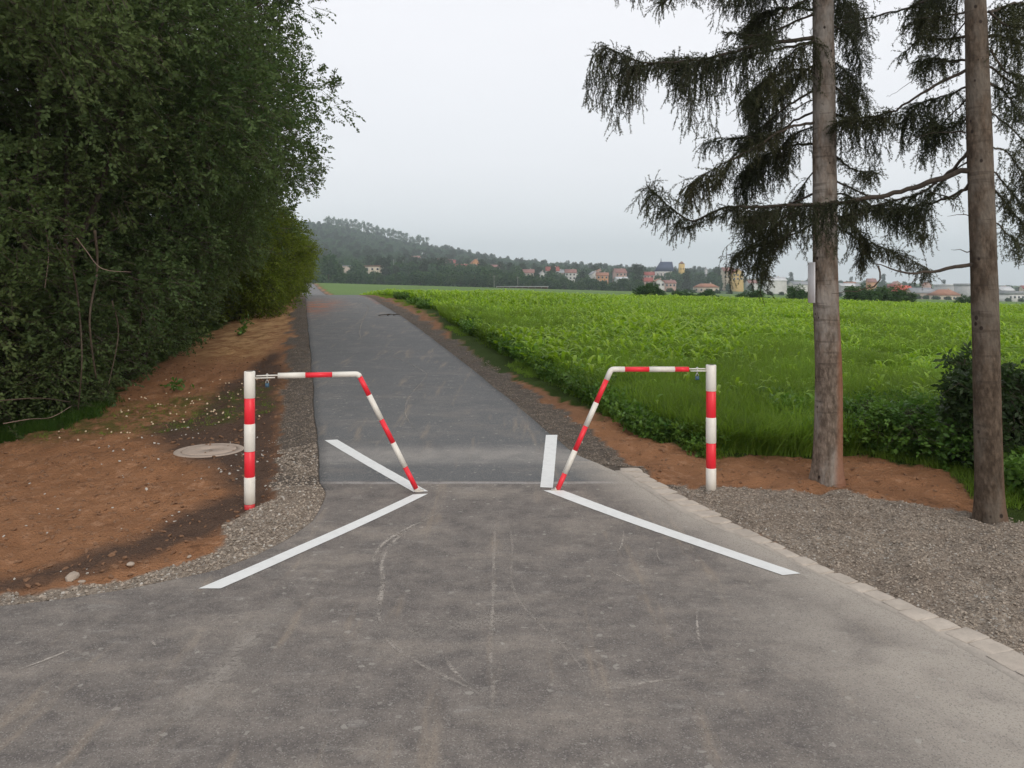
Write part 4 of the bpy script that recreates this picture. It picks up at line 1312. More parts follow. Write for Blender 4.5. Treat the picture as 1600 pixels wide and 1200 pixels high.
T2B = [
    ([(1520, 262), (1450, 285), (1385, 305), (1300, 318), (1200, 322), (1130, 325), (1085, 345), (1052, 328), (1012, 292)], 7.3, .36, 64, .024, dict(t0=.28)),
    ([(1240, 322), (1190, 332), (1145, 330), (1100, 345), (1070, 358)], 7.2, .36, 60, .008, dict(t0=.1)),
    ([(1520, 225), (1490, 262), (1440, 300), (1380, 318), (1330, 330)], 6.6, .24, 54, .015, dict(t0=.35)),
    ([(1520, 105), (1450, 140), (1390, 176), (1330, 186), (1300, 196)], 6.8, .32, 54, .014, dict(t0=.45)),
    ([(1520, 55), (1480, 62), (1440, 60), (1412, 85)], 6.6, .40, 76, .014, dict(t0=.15)),
    ([(1520, 92), (1480, 95), (1450, 92), (1430, 110)], 6.9, .34, 70, .012, dict(t0=.2)),
    ([(1515, -25), (1450, 0), (1400, 18), (1310, 40)], 6.9, .10, 36, .016, dict(t0=.2)),
    ([(1520, -60), (1480, -30), (1455, -10), (1440, 20)], 7.0, .42, 66, .012, dict(t0=.2)),
    ([(1525, -70), (1500, -20), (1490, 60)], 6.4, .16, 30, .010, dict(t0=.2)),
    ([(1520, 412), (1480, 420), (1432, 426), (1400, 422), (1368, 412)], 5.9, .05, 10, .017, dict(bare=True)),
    ([(1372, 415), (1375, 438), (1350, 452), (1300, 458)], 5.9, .06, 14, .008, dict(bare=True)),
    ([(1520, 208), (1460, 208), (1385, 222)], 6.4, .06, 6, .006, dict(bare=True)),
    ([(1515, 150), (1480, 185), (1455, 215), (1440, 250)], 6.9, .28, 40, .007, dict(t0=.3)),
    ([(1515, 285), (1490, 310), (1470, 305), (1440, 296)], 6.3, .12, 40, .008, dict(t0=.2)),
    ([(1520, 130), (1480, 150), (1440, 160), (1415, 185)], 6.6, .38, 70, .010, dict(t0=.2)),
    ([(1520, 290), (1470, 312), (1420, 325), (1350, 330), (1300, 345)], 7.4, .34, 66, .012, dict(t0=.3)),
    ([(1515, 250), (1480, 275), (1450, 310), (1425, 350)], 6.8, .30, 44, .008, dict(t0=.2)),
    ([(1520, 180), (1495, 195), (1470, 200), (1450, 190)], 6.7, .36, 64, .009, dict(t0=.1)),
    ([(1548, 130), (1575, 150), (1600, 190), (1630, 210)], 6.8, .34, 50, .009, dict(t0=.1)),
    ([(1548, 290), (1570, 315), (1600, 350), (1630, 360)], 6.9, .28, 46, .008, dict(t0=.1)),
    ([(1548, 20), (1575, 40), (1600, 45), (1640, 60)], 5.8, .34, 60, .010, dict(t0=.1)),
    ([(1515, 20), (1470, 25), (1430, 30)], 6.3, .34, 70, .010, dict(t0=.2)),
    ([(1548, 80), (1570, 110), (1600, 120), (1640, 130)], 5.9, .30, 56, .010, dict(t0=.2)),
    ([(1548, 230), (1575, 240), (1610, 290)], 6.2, .30, 40, .008, dict(t0=.2)),
    ([(1545, 55), (1580, 62), (1640, 90)], 6.2, .30, 60, .014, dict(t0=.15)),
    ([(1545, 20), (1590, 5), (1640, 10)], 6.5, .36, 60, .014, dict(t0=.15)),
    ([(1548, 105), (1590, 135), (1650, 160)], 6.3, .26, 42, .010, dict(t0=.2)),
    ([(1548, 175), (1585, 205), (1630, 250)], 6.5, .26, 34, .008, dict(t0=.2)),
    ([(1548, 260), (1580, 300), (1610, 340)], 6.5, .24, 34, .008, dict(t0=.2)),
    ([(1550, 340), (1585, 375), (1620, 392)], 6.5, .18, 34, .007, dict(t0=.2)),
    ([(1520, 395), (1500, 392), (1486, 389)], 5.9, .1, 1, .005, dict(bare=True)),
    ([(1520, 340), (1495, 336), (1480, 337)], 5.9, .1, 1, .004, dict(bare=True)),
    ([(1520, 20), (1470, 80), (1420, 130), (1385, 152)], 7.4, .06, 8, .006, dict(bare=True)),
]
for k, (px, Ye, hang, dens, r0, kw) in enumerate(T2B):
    n = len(px)
    start = Y2 if px[0][0] > 1500 else (7.0 if px[0][0] < 1300 else 5.9)
    br_(t2, O2, start, Ye, px, hang, dens, r0, 400 + k, **kw)
# limbs above the frame: shared shapes, copied up the trunks
gens = []
for k in range(3):
    L = 2.0
    mb = spruce_branch([(0, 0, 0), (L * .35, .05, -.02), (L * .7, -.05, -.14), (L, .05, -.02)], .42, 40, .02, 500 + k, t0=.2, needles=2)
    gens.append(mb.mesh('branch', [M['twig'], M['needle']]))
random.seed(21)
for (t, O, ztop, lean) in ((t1, O1, 13.2, 0), (t2, O2, 12.6, 0)):
    z = 5.5
    while z < ztop:
        for q in range(4):
            o = link('branch', random.choice(gens), t)
            f = (1 - (z - 5) / (ztop - 4.2))
            o.location = (0, 0, z + random.uniform(-.1, .1)); a = random.uniform(0, 6.28)
            o.rotation_euler = (0, random.uniform(-.1, .25), a); sc = .35 + .95 * f; o.scale = (sc, sc, sc)
        z += .55
# curved pale plate fixed behind the first trunk
zt, zb_ = 410, 473
Yp = Y1 + .02
c = P(1272, (zt + zb_) / 2, Yp)
hh = (zb_ - zt) / F * Yp
mb = MB(); n = 10; V = []
for (rr_) in (.150, .146):
    for zq in (-hh / 2, hh / 2):
        for i in range(n + 1):
            a = math.radians(160 + 52 * i / n); V.append((rr_ * math.cos(a), rr_ * math.sin(a), zq))
m_ = n + 1; Fq = []
for i in range(n):
    Fq += [(i, i + 1, m_ + i + 1, m_ + i), (2 * m_ + i + 1, 2 * m_ + i, 3 * m_ + i, 3 * m_ + i + 1), (m_ + i, m_ + i + 1, 3 * m_ + i + 1, 3 * m_ + i), (i + 1, i, 2 * m_ + i, 2 * m_ + i + 1)]
Fq += [(0, m_, 3 * m_, 2 * m_), (n, 2 * m_ + n, 3 * m_ + n, m_ + n)]
mb.add(V, Fq)
M['plate'] = plain('pale_plate_paint', (.86, .84, .86), .45, .06, 8, .4)
e = link('sign_plate', mb.mesh('sign_plate', M['plate'], False), None, (P(1290, 441, Yp).x, Yp, c.z))
tag(e, 'narrow pale plate fixed to the left side of the nearer spruce trunk', 'sign')

# ---- field plants
def blade(mb_, base, az_, L, w, arch, segs=5, tint=.5, wprof=None, fold=.18):
    d = np.array([math.cos(az_), math.sin(az_), 0]); s = np.array([-math.sin(az_), math.cos(az_), 0])
    V = []; p = np.array(base, float); el_ = math.radians(78)
    for i in range(segs + 1):
        t = i / segs
        ww = w * (wprof(t) if wprof else math.sin(math.pi * min(.12 + t * .88, 1)) ** .7) * .5
        V += [p - s * ww + np.array([0, 0, ww * fold]), p, p + s * ww + np.array([0, 0, ww * fold])]
        p = p + (d * math.cos(el_) + np.array([0, 0, 1]) * math.sin(el_)) * (L / segs)
        el_ -= math.radians(arch / segs)
    Fq = []
    for i in range(segs):
        a = i * 3; Fq += [(a, a + 1, a + 4, a + 3), (a + 1, a + 2, a + 5, a + 4)]
    mb_.add(V, Fq, tint)
def crop_plant(seed):
    r = random.Random(seed); mb_ = MB()
    H = r.uniform(.26, .40)
    for k in range(8):
        z = H * k / 9; blade(mb_, (r.uniform(-.02, .02), r.uniform(-.02, .02), z), k * 2.4 + r.uniform(-.5, .5), r.uniform(.26, .42), r.uniform(.045, .07), r.uniform(95, 160), 4, r.random() * .92)
    return proto(mb_.mesh('crop_shape', M['crop']))
def beet_plant(seed):
    r = random.Random(seed); mb_ = MB()
    for k in range(9):
        a = k * 2.4 + r.uniform(-.4, .4); L = r.uniform(.22, .40)
        blade(mb_, (0, 0, 0), a, L, r.uniform(.09, .14), r.uniform(40, 105), 5, r.random() * .92, lambda t: .06 if t < .35 else math.sin(math.pi * min((t - .3) / .7, 1)) ** .6 + .02)
    return proto(mb_.mesh('crop_shape', M['crop']))
def tuft(seed, mat, n, L, w, ar=(30, 100)):
    r = random.Random(seed); mb_ = MB()
    for k in range(n):
        blade(mb_, (r.uniform(-.05, .05), r.uniform(-.05, .05), 0), r.uniform(0, 6.28), L * r.uniform(.5, 1.1), w, r.uniform(*ar), 3, r.random() * (.96 if r.random() < .08 else .85), lambda t: 1 - t * .9, 0)
    return proto(mb_.mesh('tuft_shape', mat))
def weed(seed, mat, n=26, R=.16, H=.32, ll=.09, lw=.06):
    r = np.random.default_rng(seed)
    O = np.stack([r.normal(0, R * .45, n), r.normal(0, R * .45, n), r.uniform(.03, H, n)], -1)
    V, T = leaves_from_sprays(O, r.normal(0, 1, (n, 3)) + [0, 0, .6], r.uniform(.05, .14, n), 5, ll, lw, r.random(n) * .8, .1)
    return proto(mesh_np('weed_shape', V, [np.arange(len(V)).reshape(-1, 4)], mat, None, {'tint': T}))
crops = [crop_plant(k) for k in range(4)] + [beet_plant(k) for k in range(3)]
tufts = [tuft(k, M['grass'], 16, .34, .011) for k in range(4)]
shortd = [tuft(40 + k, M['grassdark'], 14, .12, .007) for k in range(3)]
short = [tuft(20 + k, M['grass'], 14, .11, .006) for k in range(3)]
weeds = [weed(k, M['weed']) for k in range(4)]
def field_pts(N, y0, y1, pw=1.0, smin=RW + 1.05, xmax=.80, jit=.25):
    y = y0 + (y1 - y0) * rng.random(N) ** pw
    xa = road_c(y) + smin; xb = np.maximum(xmax * y + .5, xa + .2)
    x = xa + (xb - xa) * rng.random(N)
    return x, y
def place(x, y, protos, smin, smax, tilt, name, label, cat, dz=0):
    n = len(x); s = rng.uniform(smin, smax, n)
    return scatter(name, np.stack([x, y, z_base(x, y) + soil_bump(x, y) - .01 + dz], -1), protos, np.stack([s, s, s * rng.uniform(.85, 1.15, n)], -1),
                   np.stack([rng.normal(0, tilt, n), rng.normal(0, tilt, n), rng.random(n) * 6.28], -1), rng.integers(0, len(protos), n), None, label, cat)
def inside(x, y, inset=0.0):
    return inpoly(turfR, x, y) & inpoly(turfR, x - inset, y - inset * .5)
# crop rows of arched leaves out to the crest and beyond
x, y = field_pts(60000, 9.0, 56, .8)
k = inside(x, y, .35) & (rng.random(len(x)) < np.clip((y - 8) / 7, .14, 1) * (.45 + .55 * (vnoise(x, y, .5, 3) > .25)))
x, y = x[k], y[k]
sc_h = .56 + .40 * vnoise(x, y, .35, 12)
n = len(x)
s = sc_h * rng.uniform(.8, 1.1, n)
scatter('field_crop', np.stack([x, y, z_base(x, y) - .01], -1), crops, np.stack([s, s, s], -1),
        np.stack([rng.normal(0, .12, n), rng.normal(0, .12, n), rng.random(n) * 6.28], -1), rng.integers(0, 7, n), None, 'bright green leafy crop filling the field to the right of the path', 'crop')
x, y = field_pts(52000, 7.8, 22, 1.35); k = inside(x, y, .22) & (vnoise(x, y, .8, 33) + .45 * (y < 12) > .42)
place(x[k], y[k], tufts, .55, 1.35, .22, 'tall_grass', 'tall bright grass growing among the field edge plants', 'grass')
x, y = field_pts(15000, 6.2, 16, 1.2, RW + .9); k = inside(x, y, .02) & ~(inside(x, y, .55))
place(x[k], y[k], short, .6, 1.3, .2, 'short_grass', 'short green grass along the edge of the red soil strip', 'grass')
y = 6.5 + 26 * rng.random(1500) ** 1.6; x = road_c(y) + RW + 1.0 + rng.exponential(.2, 1500)
k = inside(x, y, .0) & (vnoise(x, y, 1.1, 44) > .45 + .3 * (y > 17)); x, y = x[k], y[k]
place(x, y, weeds, .35, .72, .15, 'edge_weeds', 'dark green broad leaved weeds along the near edge of the field', 'weeds')
x, y = field_pts(9000, 6.0, 11.5, 1.0, RW + 1.1); k = inside(x, y, .5) & (x > 3.0) & (y < 9.8) & (vnoise(x, y, .7, 66) + .12 * x > .78)
place(x[k], y[k], weeds, .4, .85, .15, 'ground_weeds', 'dark green weeds filling the dip behind the two spruce trunks', 'weeds')
# left: strip of grass under the thicket and stray tufts
x = rng.uniform(-10, -4.2, 14000); y = rng.uniform(8.2, 12, 14000); k = inpoly(turfL, x + .1 * rng.normal(size=14000), y + .12 * rng.normal(size=14000)) & (y < 10.8)
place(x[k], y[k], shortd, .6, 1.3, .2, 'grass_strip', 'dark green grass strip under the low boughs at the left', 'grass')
x = rng.uniform(-7, -1.8, 9000); y = rng.uniform(7.5, 26, 9000); zq = zones(x, y)
k = (zq['moss'] > .3) & (fbm(x, y, 2, 3, 71) > .53) & (x < xl(y) - .5) & (zq['turf'] < .5)
place(x[k], y[k], short, .25, .6, .3, 'sparse_grass', 'sparse short grass sprouting from the brown soil', 'grass')
y = 9 + 40 * rng.random(5000) ** 1.5; x = road_c(y) + RW + rng.uniform(.65, 1.05, 5000); k = (fbm(x, y, .9, 3, 72) > .52)
place(x[k], y[k], short, .35, .9, .3, 'verge_grass', 'patches of short grass on the right verge of the path', 'grass')
# dead leaves and litter under the trees
# a single green weed and a few others, each its own thing
def lone(px, py, sc, lab, mat='weed', seed=3):
    x, y, z = G(px, py)
    src = weed(seed, M[mat], 12, .13, .14, .09, .055).data
    o = link('weed_plant', src, None, (x, y, z)); o.scale = (sc,) * 3; tag(o, lab, 'weed')
lone(277, 612, .9, 'single green weed tuft growing in the brown soil left of the barrier', seed=3)
lone(378, 524, 1.0, 'small green weed on the dry orange soil, nearer of two', seed=4)
lone(385, 510, 1.0, 'small green weed on the dry orange soil, farther of two', seed=5)
# bright weed clump at the soil edge
x, y, z = G(948, 655)
for k, (dx, lab) in enumerate(((0, 'pale green grass clump at the soil edge beside the right barrier arm'),)):
    o = link('grass_clump', tuft(77, M['grass'], 30, .24, .012, (40, 110)).data, None, (x + dx, y + .1, z)); tag(o, lab, 'grass clump')

# shrub behind the second spruce, and dark sprays at the right edge
SH = [(.1, .3), (.6, .55), (1.1, .62), (1.5, .35)]
me, LC, lr = crown_mesh('foliage', M['leafdark'], SH, 26, (.16, .28), 1000, 8, .095, .05, (.1, .22), 222, fill=.1)
x, y, z = G(1560, 735)
t = empty('bush', (P(1556, 700, 7.3).x, 7.3, float(z_base(P(1556, 700, 7.3).x, 7.3)))); t.scale = (.72, .72, .74)
tag(t, 'dark leafy shrub growing behind the foot of the right spruce trunk', 'bush'); link('foliage', me, t); stems(t, LC, 4, 333, M['twig'], -.1, .014, 'stem', .3)
me2, LC2, _ = crown_mesh('foliage', M['leafdark'], [(.1, .5), (1.2, .8), (2.0, .6), (2.4, .2)], 40, (.2, .35), 1500, 8, .085, .045, (.1, .25), 223, fill=.15)
t = empty('bush', (6.0, 7.3, float(z_base(6.0, 7.3)))); tag(t, 'tall dark shrub at the right picture edge, only its leaf tips in view', 'bush'); link('foliage', me2, t); stems(t, LC2, 4, 334, M['twig'], -.1, .02, 'stem', .4)
me3, LC3, _ = crown_mesh('foliage', M['weed'], [(.05, .45), (.4, .6), (.75, .4)], 22, (.16, .26), 700, 8, .075, .045, (.1, .2), 224, fill=.15)
for k, (px, Yq, sc, lab) in enumerate([(1392, 8.1, 1.0, 'low leafy shrub between the two spruce trunks, in front of the field'), (1462, 7.7, 1.1, 'low leafy shrub just left of the right spruce trunk'),
                                   (1340, 8.5, .8, 'low leafy shrub just right of the nearer spruce trunk')]):
    xx = (px - 800) / F * Yq; t = empty('bush', (xx, Yq, float(z_base(xx, Yq))), k); t.scale = (sc * .8, sc * .8, sc * .62); tag(t, lab, 'bush'); link('foliage', me3, t)
    stems(t, LC3, 3, 340 + k, M['twig'], -.1, .01, 'stem', .3)

H_ = [
 (572, 597, 415, 422, 'cream', 'brown', .25, 'long low cream building left of the houses, above the tree belt', 'flat', 500),
 (533, 551, 415, 419, 'beige', 'grey', .3, 'low pale building behind the dark round tree at the left', 'flat', 500),
 (642, 657, 400, 411, 'cream', 'rose', .35, 'cream house at the lower edge of the hillside meadow', 'gable', 900),
 (645, 651, 391, 397, 'white', 'grey', .4, 'tiny white house high on the wooded slope', 'gablefront', 1000),
 (660, 667, 395, 401, 'white', 'white', .4, 'tiny pale house right of the highest white one', 'gable', 1000),
 (684, 700, 404, 412, 'orange', 'red', .45, 'orange walled house beside the large red roofed one', 'gable', 840),
 (694, 712, 406, 418, 'white', 'red', .5, 'large white house with bright red roof on the slope', 'gable', 820),
 (712, 731, 413, 422, 'pink', 'red', .6, 'low house with broad red roof between the slope houses', 'gable', 620),
 (735, 750, 405, 418, 'orange', 'terracotta', .5, 'orange house with steep gable facing the field', 'gablefront', 700),
 (767, 782, 414, 423, 'white', 'rose', .5, 'white house with pink tiled roof right of the orange gable', 'gable', 640),
 (817, 834, 421, 431, 'beige', 'rose', .5, 'beige house with dull rose roof behind the belt', 'gable', 600),
 (843, 850, 424, 431, 'white', 'grey', .4, 'small white house between two red roofed ones', 'gablefront', 600),
 (853, 873, 417, 427, 'white', 'red', .6, 'red roofed white house at the middle of the town edge', 'gable', 640),
 (883, 900, 421, 431, 'white', 'rose', .5, 'pink roofed house left of the orange terrace', 'gable', 640),
 (922, 935, 424, 437, 'white', 'grey', .35, 'white gabled house with grey roof beside the orange house', 'gablefront', 600),
 (932, 950, 426, 438, 'orange', 'terracotta', .35, 'bright orange house with terracotta roof', 'gable', 590),
 (959, 977, 420, 435, 'pink', 'rose', .4, 'tall pink house left of the blue roofed church', 'gable', 620),
 (962, 980, 433, 441, 'white', 'white', .4, 'low white house in front of the tall pink one', 'gable', 540),
 (1006, 1022, 425, 434, 'pink', 'red', .5, 'red roofed house just left of the church', 'gable', 600),
 (1002, 1019, 434, 443, 'pink', 'red', .6, 'low dark red roofed house below the church', 'gable', 540),
 (1020, 1037, 436, 447, 'white', 'terracotta', .45, 'white house with orange roof below the church', 'gablefront', 530),
 (1036, 1054, 438, 446, 'pink', 'rose', .5, 'long pink roofed house below and right of the church', 'gable', 530),
 (1084, 1122, 443, 455, 'cream', 'terracotta', .5, 'long cream building with low orange hipped roof', 'hip', 520),
 (1128, 1145, 418, 440, 'cream', 'rose', .25, 'tall cream house half hidden by hanging spruce twigs', 'gable', 620),
 (1143, 1160, 420, 442, 'yellow', 'red', .3, 'yellow house with red roof behind the spruce twigs', 'gablefront', 600),
 (1195, 1226, 433, 448, 'white', 'white', .35, 'long white hall left of the nearer spruce trunk', 'gable', 560),
 (1234, 1264, 440, 451, 'white', 'grey', .4, 'white low hall seen just beside the pale plate', 'gable', 560),
 (1310, 1334, 443, 453, 'grey', 'white', .4, 'white roofed shed right of the nearer spruce trunk', 'gable', 560),
 (1390, 1402, 444, 464, 'pink', 'red', .25, 'narrow dark red building against the coral arched hall', 'flat', 500),
 (1398, 1423, 446, 464, 'cream', 'coral', .62, 'coral red hall with arched roof among grey sheds', 'arch', 480),
 (1421, 1456, 450, 473, 'beige', 'grey', .3, 'beige building with low grey roof right of the coral hall', 'gable', 470),
 (1454, 1496, 452, 473, 'cream', 'terracotta', .45, 'wide cream building with flat orange hipped roof', 'hip', 460),
 (1464, 1498, 444, 453, 'grey', 'white', .3, 'pale grey roofed hall behind the orange hipped roof', 'flat', 600),
 (1495, 1522, 443, 466, 'grey', 'grey', .15, 'plain grey industrial hall left of the right spruce trunk', 'flat', 520),
 (1556, 1580, 448, 462, 'grey', 'white', .4, 'pale grey house just right of the right spruce trunk', 'gable', 520),
 (1566, 1602, 455, 472, 'white', 'grey', .3, 'white low building at the right picture edge', 'flat', 470),
]

random.seed(77)
BLK = [(h[0], h[1], h[2], h[3], h[9]) for h in H_] + [(1022, 1052, 409, 436, 640), (1060, 1070, 408, 428, 660), (1100, 1106, 418, 442, 700)]
def hides(px, Y, ztop_):
    py = HY - (ztop_ - CH) * F / Y
    for (a0, a1, yt_, yb, Yh) in BLK:
        if Y < Yh + 12 and a0 - 4 < px < a1 + 4 and py < yt_ + .72 * (yb - yt_): return True
    return False

# ================================================================== THE FAR SIDE: belt, town, wooded hill
def far_crown(name, mat, prof, nl, sz, seed, n=420):
    me, LC, lr = crown_mesh(name, mat, prof, nl, (.9, 1.7), n, 5, sz, sz * .8, (.5, 1.1), seed, .1, False, .1, .9)
    return me
BR = [(.3, 2.2), (2, 3.4), (5, 3.8), (7.5, 2.8), (9.5, 1.0)]
fc = [far_crown('crown', M['farleaf'], BR, 30, 1.0, 600 + k) for k in range(3)]
CN = [(.8, 2.2), (3, 2.0), (7, 1.2), (12, .2)]
cn = [far_crown('crown', M['conifer'], CN, 26, .9, 620 + k, 320) for k in range(2)]
PN = [(8.5, 1.4), (11, 2.3), (14, 1.8), (16, .8)]
pn = [far_crown('crown', M['farleaf'], PN, 12, .9, 640 + k, 110) for k in range(2)]
mb = MB(); mb.tube([(0, 0, -1), (.1, 0, 5), (0, 0, 9.5)], [.25, .2, .1], 6); trunk_me = mb.mesh('trunk', M['farbark'])
mb = MB(); mb.tube([(0, 0, -1), (.2, 0, 8), (0, .2, 15)], [.55, .45, .25], 6); ptrunk_me = mb.mesh('trunk', M['farbark'])
def far_tree(kind, x, y, z, sc, label, group, name='far_tree', cat='tree', sx=1.0):
    t = empty(name, (x, y, z), random.uniform(0, 6.28)); t.scale = (sc * sx, sc * sx, sc)
    tag(t, label, cat, group)
    link('crown', random.choice({'b': fc, 'c': cn, 'p': pn}[kind]), t)
    link('trunk', ptrunk_me if kind == 'p' else trunk_me, t)
    return t
random.seed(31)
# belt of bushy trees along the far field edge
px = 478
while px < 1000:
    for row in range(2):
        Yq = 405 + row * 22 + random.uniform(-8, 8)
        q = px + random.uniform(-4, 4)
        x = (q - 800) / F * Yq
        top = np.interp(q, [480, 550, 600, 760, 860, 1000], [434, 425, 427, 424, 436, 440]) + random.uniform(-5, 5) + (3 if row == 0 else 0)
        z = float(z_base(x, Yq)); H = max(CH + (HY - top) * Yq / F - z, 3)
        far_tree('b', x, Yq, z, H / 9.8, 'bushy grey green tree in the belt along the far field edge', 'trees of the belt behind the field', sx=1.15)
    px += 11
for (q, top, Yq, kd, lab, sx) in [(514, 400, 380, 'b', 'dark round tree standing above the left end of the tree belt', .9),
        (527, 414, 384, 'b', 'lower dark tree right of the round dark tree at the left belt end', 1), (497, 436, 330, 'b', 'light bush beside the far end of the path', 1.3)]:
    x = (q - 800) / F * Yq; z = float(z_base(x, Yq)); far_tree(kd, x, Yq, z, (CH + (HY - top) * Yq / F - z) / 9.8, lab, None, sx=sx)
px = 1004
while px < 1610:
    Yq = 402 + random.uniform(-10, 14); x = (px - 800) / F * Yq; z = float(z_base(x, Yq)); base = HY - (z - CH) * F / Yq
    top = base - random.uniform(3, 9)
    far_tree('b', x, Yq, z, max(CH + (HY - top) * Yq / F - z, 2.2) / 9.8, 'low bush in the ragged line in front of the town houses', 'low bushes in front of the town', 'far_bush', 'bush', sx=1.8)
    px += random.uniform(9, 26)
# bushes out in the fields
for (q0, q1, top, bot, Yq, lab) in [(994, 1036, 444, 466, 62, 'dark rounded bush standing in the pale field beyond the crop'), (1046, 1090, 456, 468, 64, 'low dark bush right of the rounded bush in the pale field'),
        (1088, 1122, 455, 469, 66, 'low dark bush below the long orange roofed building'), (1228, 1262, 449, 475, 70, 'dark bush left of the nearer spruce trunk beyond the field'),
        (1316, 1372, 449, 474, 70, 'wide dark bush right of the nearer spruce trunk'), (1366, 1424, 450, 475, 72, 'dark bush reaching up to the coral arched hall'),
        (1494, 1530, 464, 479, 70, 'small dark bush left of the right spruce trunk beyond the field'), (1150, 1200, 456, 472, 68, 'low dark bush behind the hanging spruce twigs')]:
    x = ((q0 + q1) / 2 - 800) / F * Yq; z0 = CH - (bot - HY) * Yq / F; zgd = min(float(z_base(x, Yq)), z0)
    H = CH + (HY - top) * Yq / F - zgd; w_ = (q1 - q0) / F * Yq
    t = empty('field_bush', (x, Yq, zgd), q0); t.scale = (w_ / 3.6, w_ / 3.6, H / 3.5); tag(t, lab, 'bush')
    me = lowm[0][0] if False else None
    link('foliage', bush_me if 'bush_me' in globals() else globals().setdefault('bush_me', crown_mesh('foliage', M['farleaf'], YEL, 40, (.4, .7), 2600, 6, .17, .12, (.2, .4), 700)[0]), t)
    mb = MB(); mb.tube([(0, 0, -.2), (.05, 0, 1), (0, 0, 2.2)], [.07, .05, .02], 6); mb.build('stem', M['twig'], t)

# wooded slope: a mass of crowns
N = 9000
yq = 470 + 960 * rng.random(N) ** .75; pxq = rng.uniform(300, 1150, N)
xq = (pxq - 800) / F * yq
zq = z_hill(xq, yq)
pyq = HY - (zq - CH) * F / yq
keep = (pxq < 760) | (rng.random(N) < .32)
keep &= ~((pxq > 612) & (pxq < 645) & (pyq > 394) & (pyq < 407))      # the meadow
keep &= ~((pxq < 690) & (yq > 1335))
keep &= ~np.array([hides(a_, b_, c_ + 11) for a_, b_, c_ in zip(pxq, yq, zq)])
xq, yq, zq = xq[keep], yq[keep], zq[keep]
n = len(xq); s = rng.uniform(.8, 1.45, n)
hp = [proto(m) for m in fc + cn]
scatter('hill_forest', np.stack([xq, yq, zq - .5], -1), hp, np.stack([s, s, s], -1), np.stack([np.zeros(n), np.zeros(n), rng.random(n) * 6.28], -1),
        rng.choice(5, n, p=[.27, .27, .26, .1, .1]), None, 'hazy blue green forest covering the hill behind the fields', 'forest')
# thin pines along the skyline
def hill_at(px, Yq):
    x = (px - 800) / F * Yq; return x, Yq, float(z_hill(x, Yq))
random.seed(41)
px = 508
while px < 668:
    x, y, z = hill_at(px + random.uniform(-1.5, 1.5), 1390 + random.uniform(-20, 40))
    far_tree('p', x, y, z, random.uniform(1.2, 1.75), 'thin pine with bare trunk on the skyline of the hill', 'thin pines on the hill crest', 'ridge_pine', sx=.8)
    px += random.uniform(2.2, 4.2)
for px in (682, 697, 722, 734, 768, 832, 871, 903, 931, 957, 1210, 1236, 1330, 1380, 1440, 1475):
    Yq = 1300 if px < 850 else 950
    x, y, z = hill_at(px, Yq)
    far_tree('c', x, y, z, random.uniform(1.0, 1.5) * (1 if px < 850 else .85), 'pointed dark conifer rising above the town skyline', 'conifers on the skyline')
px = 700
while px < 1600:
    Yq = random.uniform(560, 980); x, y, z = hill_at(px, Yq)
    if hides(px, Yq, z + 9.5):
        px += 3; continue
    far_tree('b', x, y, z, random.uniform(.55, .9), 'hazy grey green tree standing among the houses of the town', 'trees between the town houses')
    px += random.uniform(4, 12)

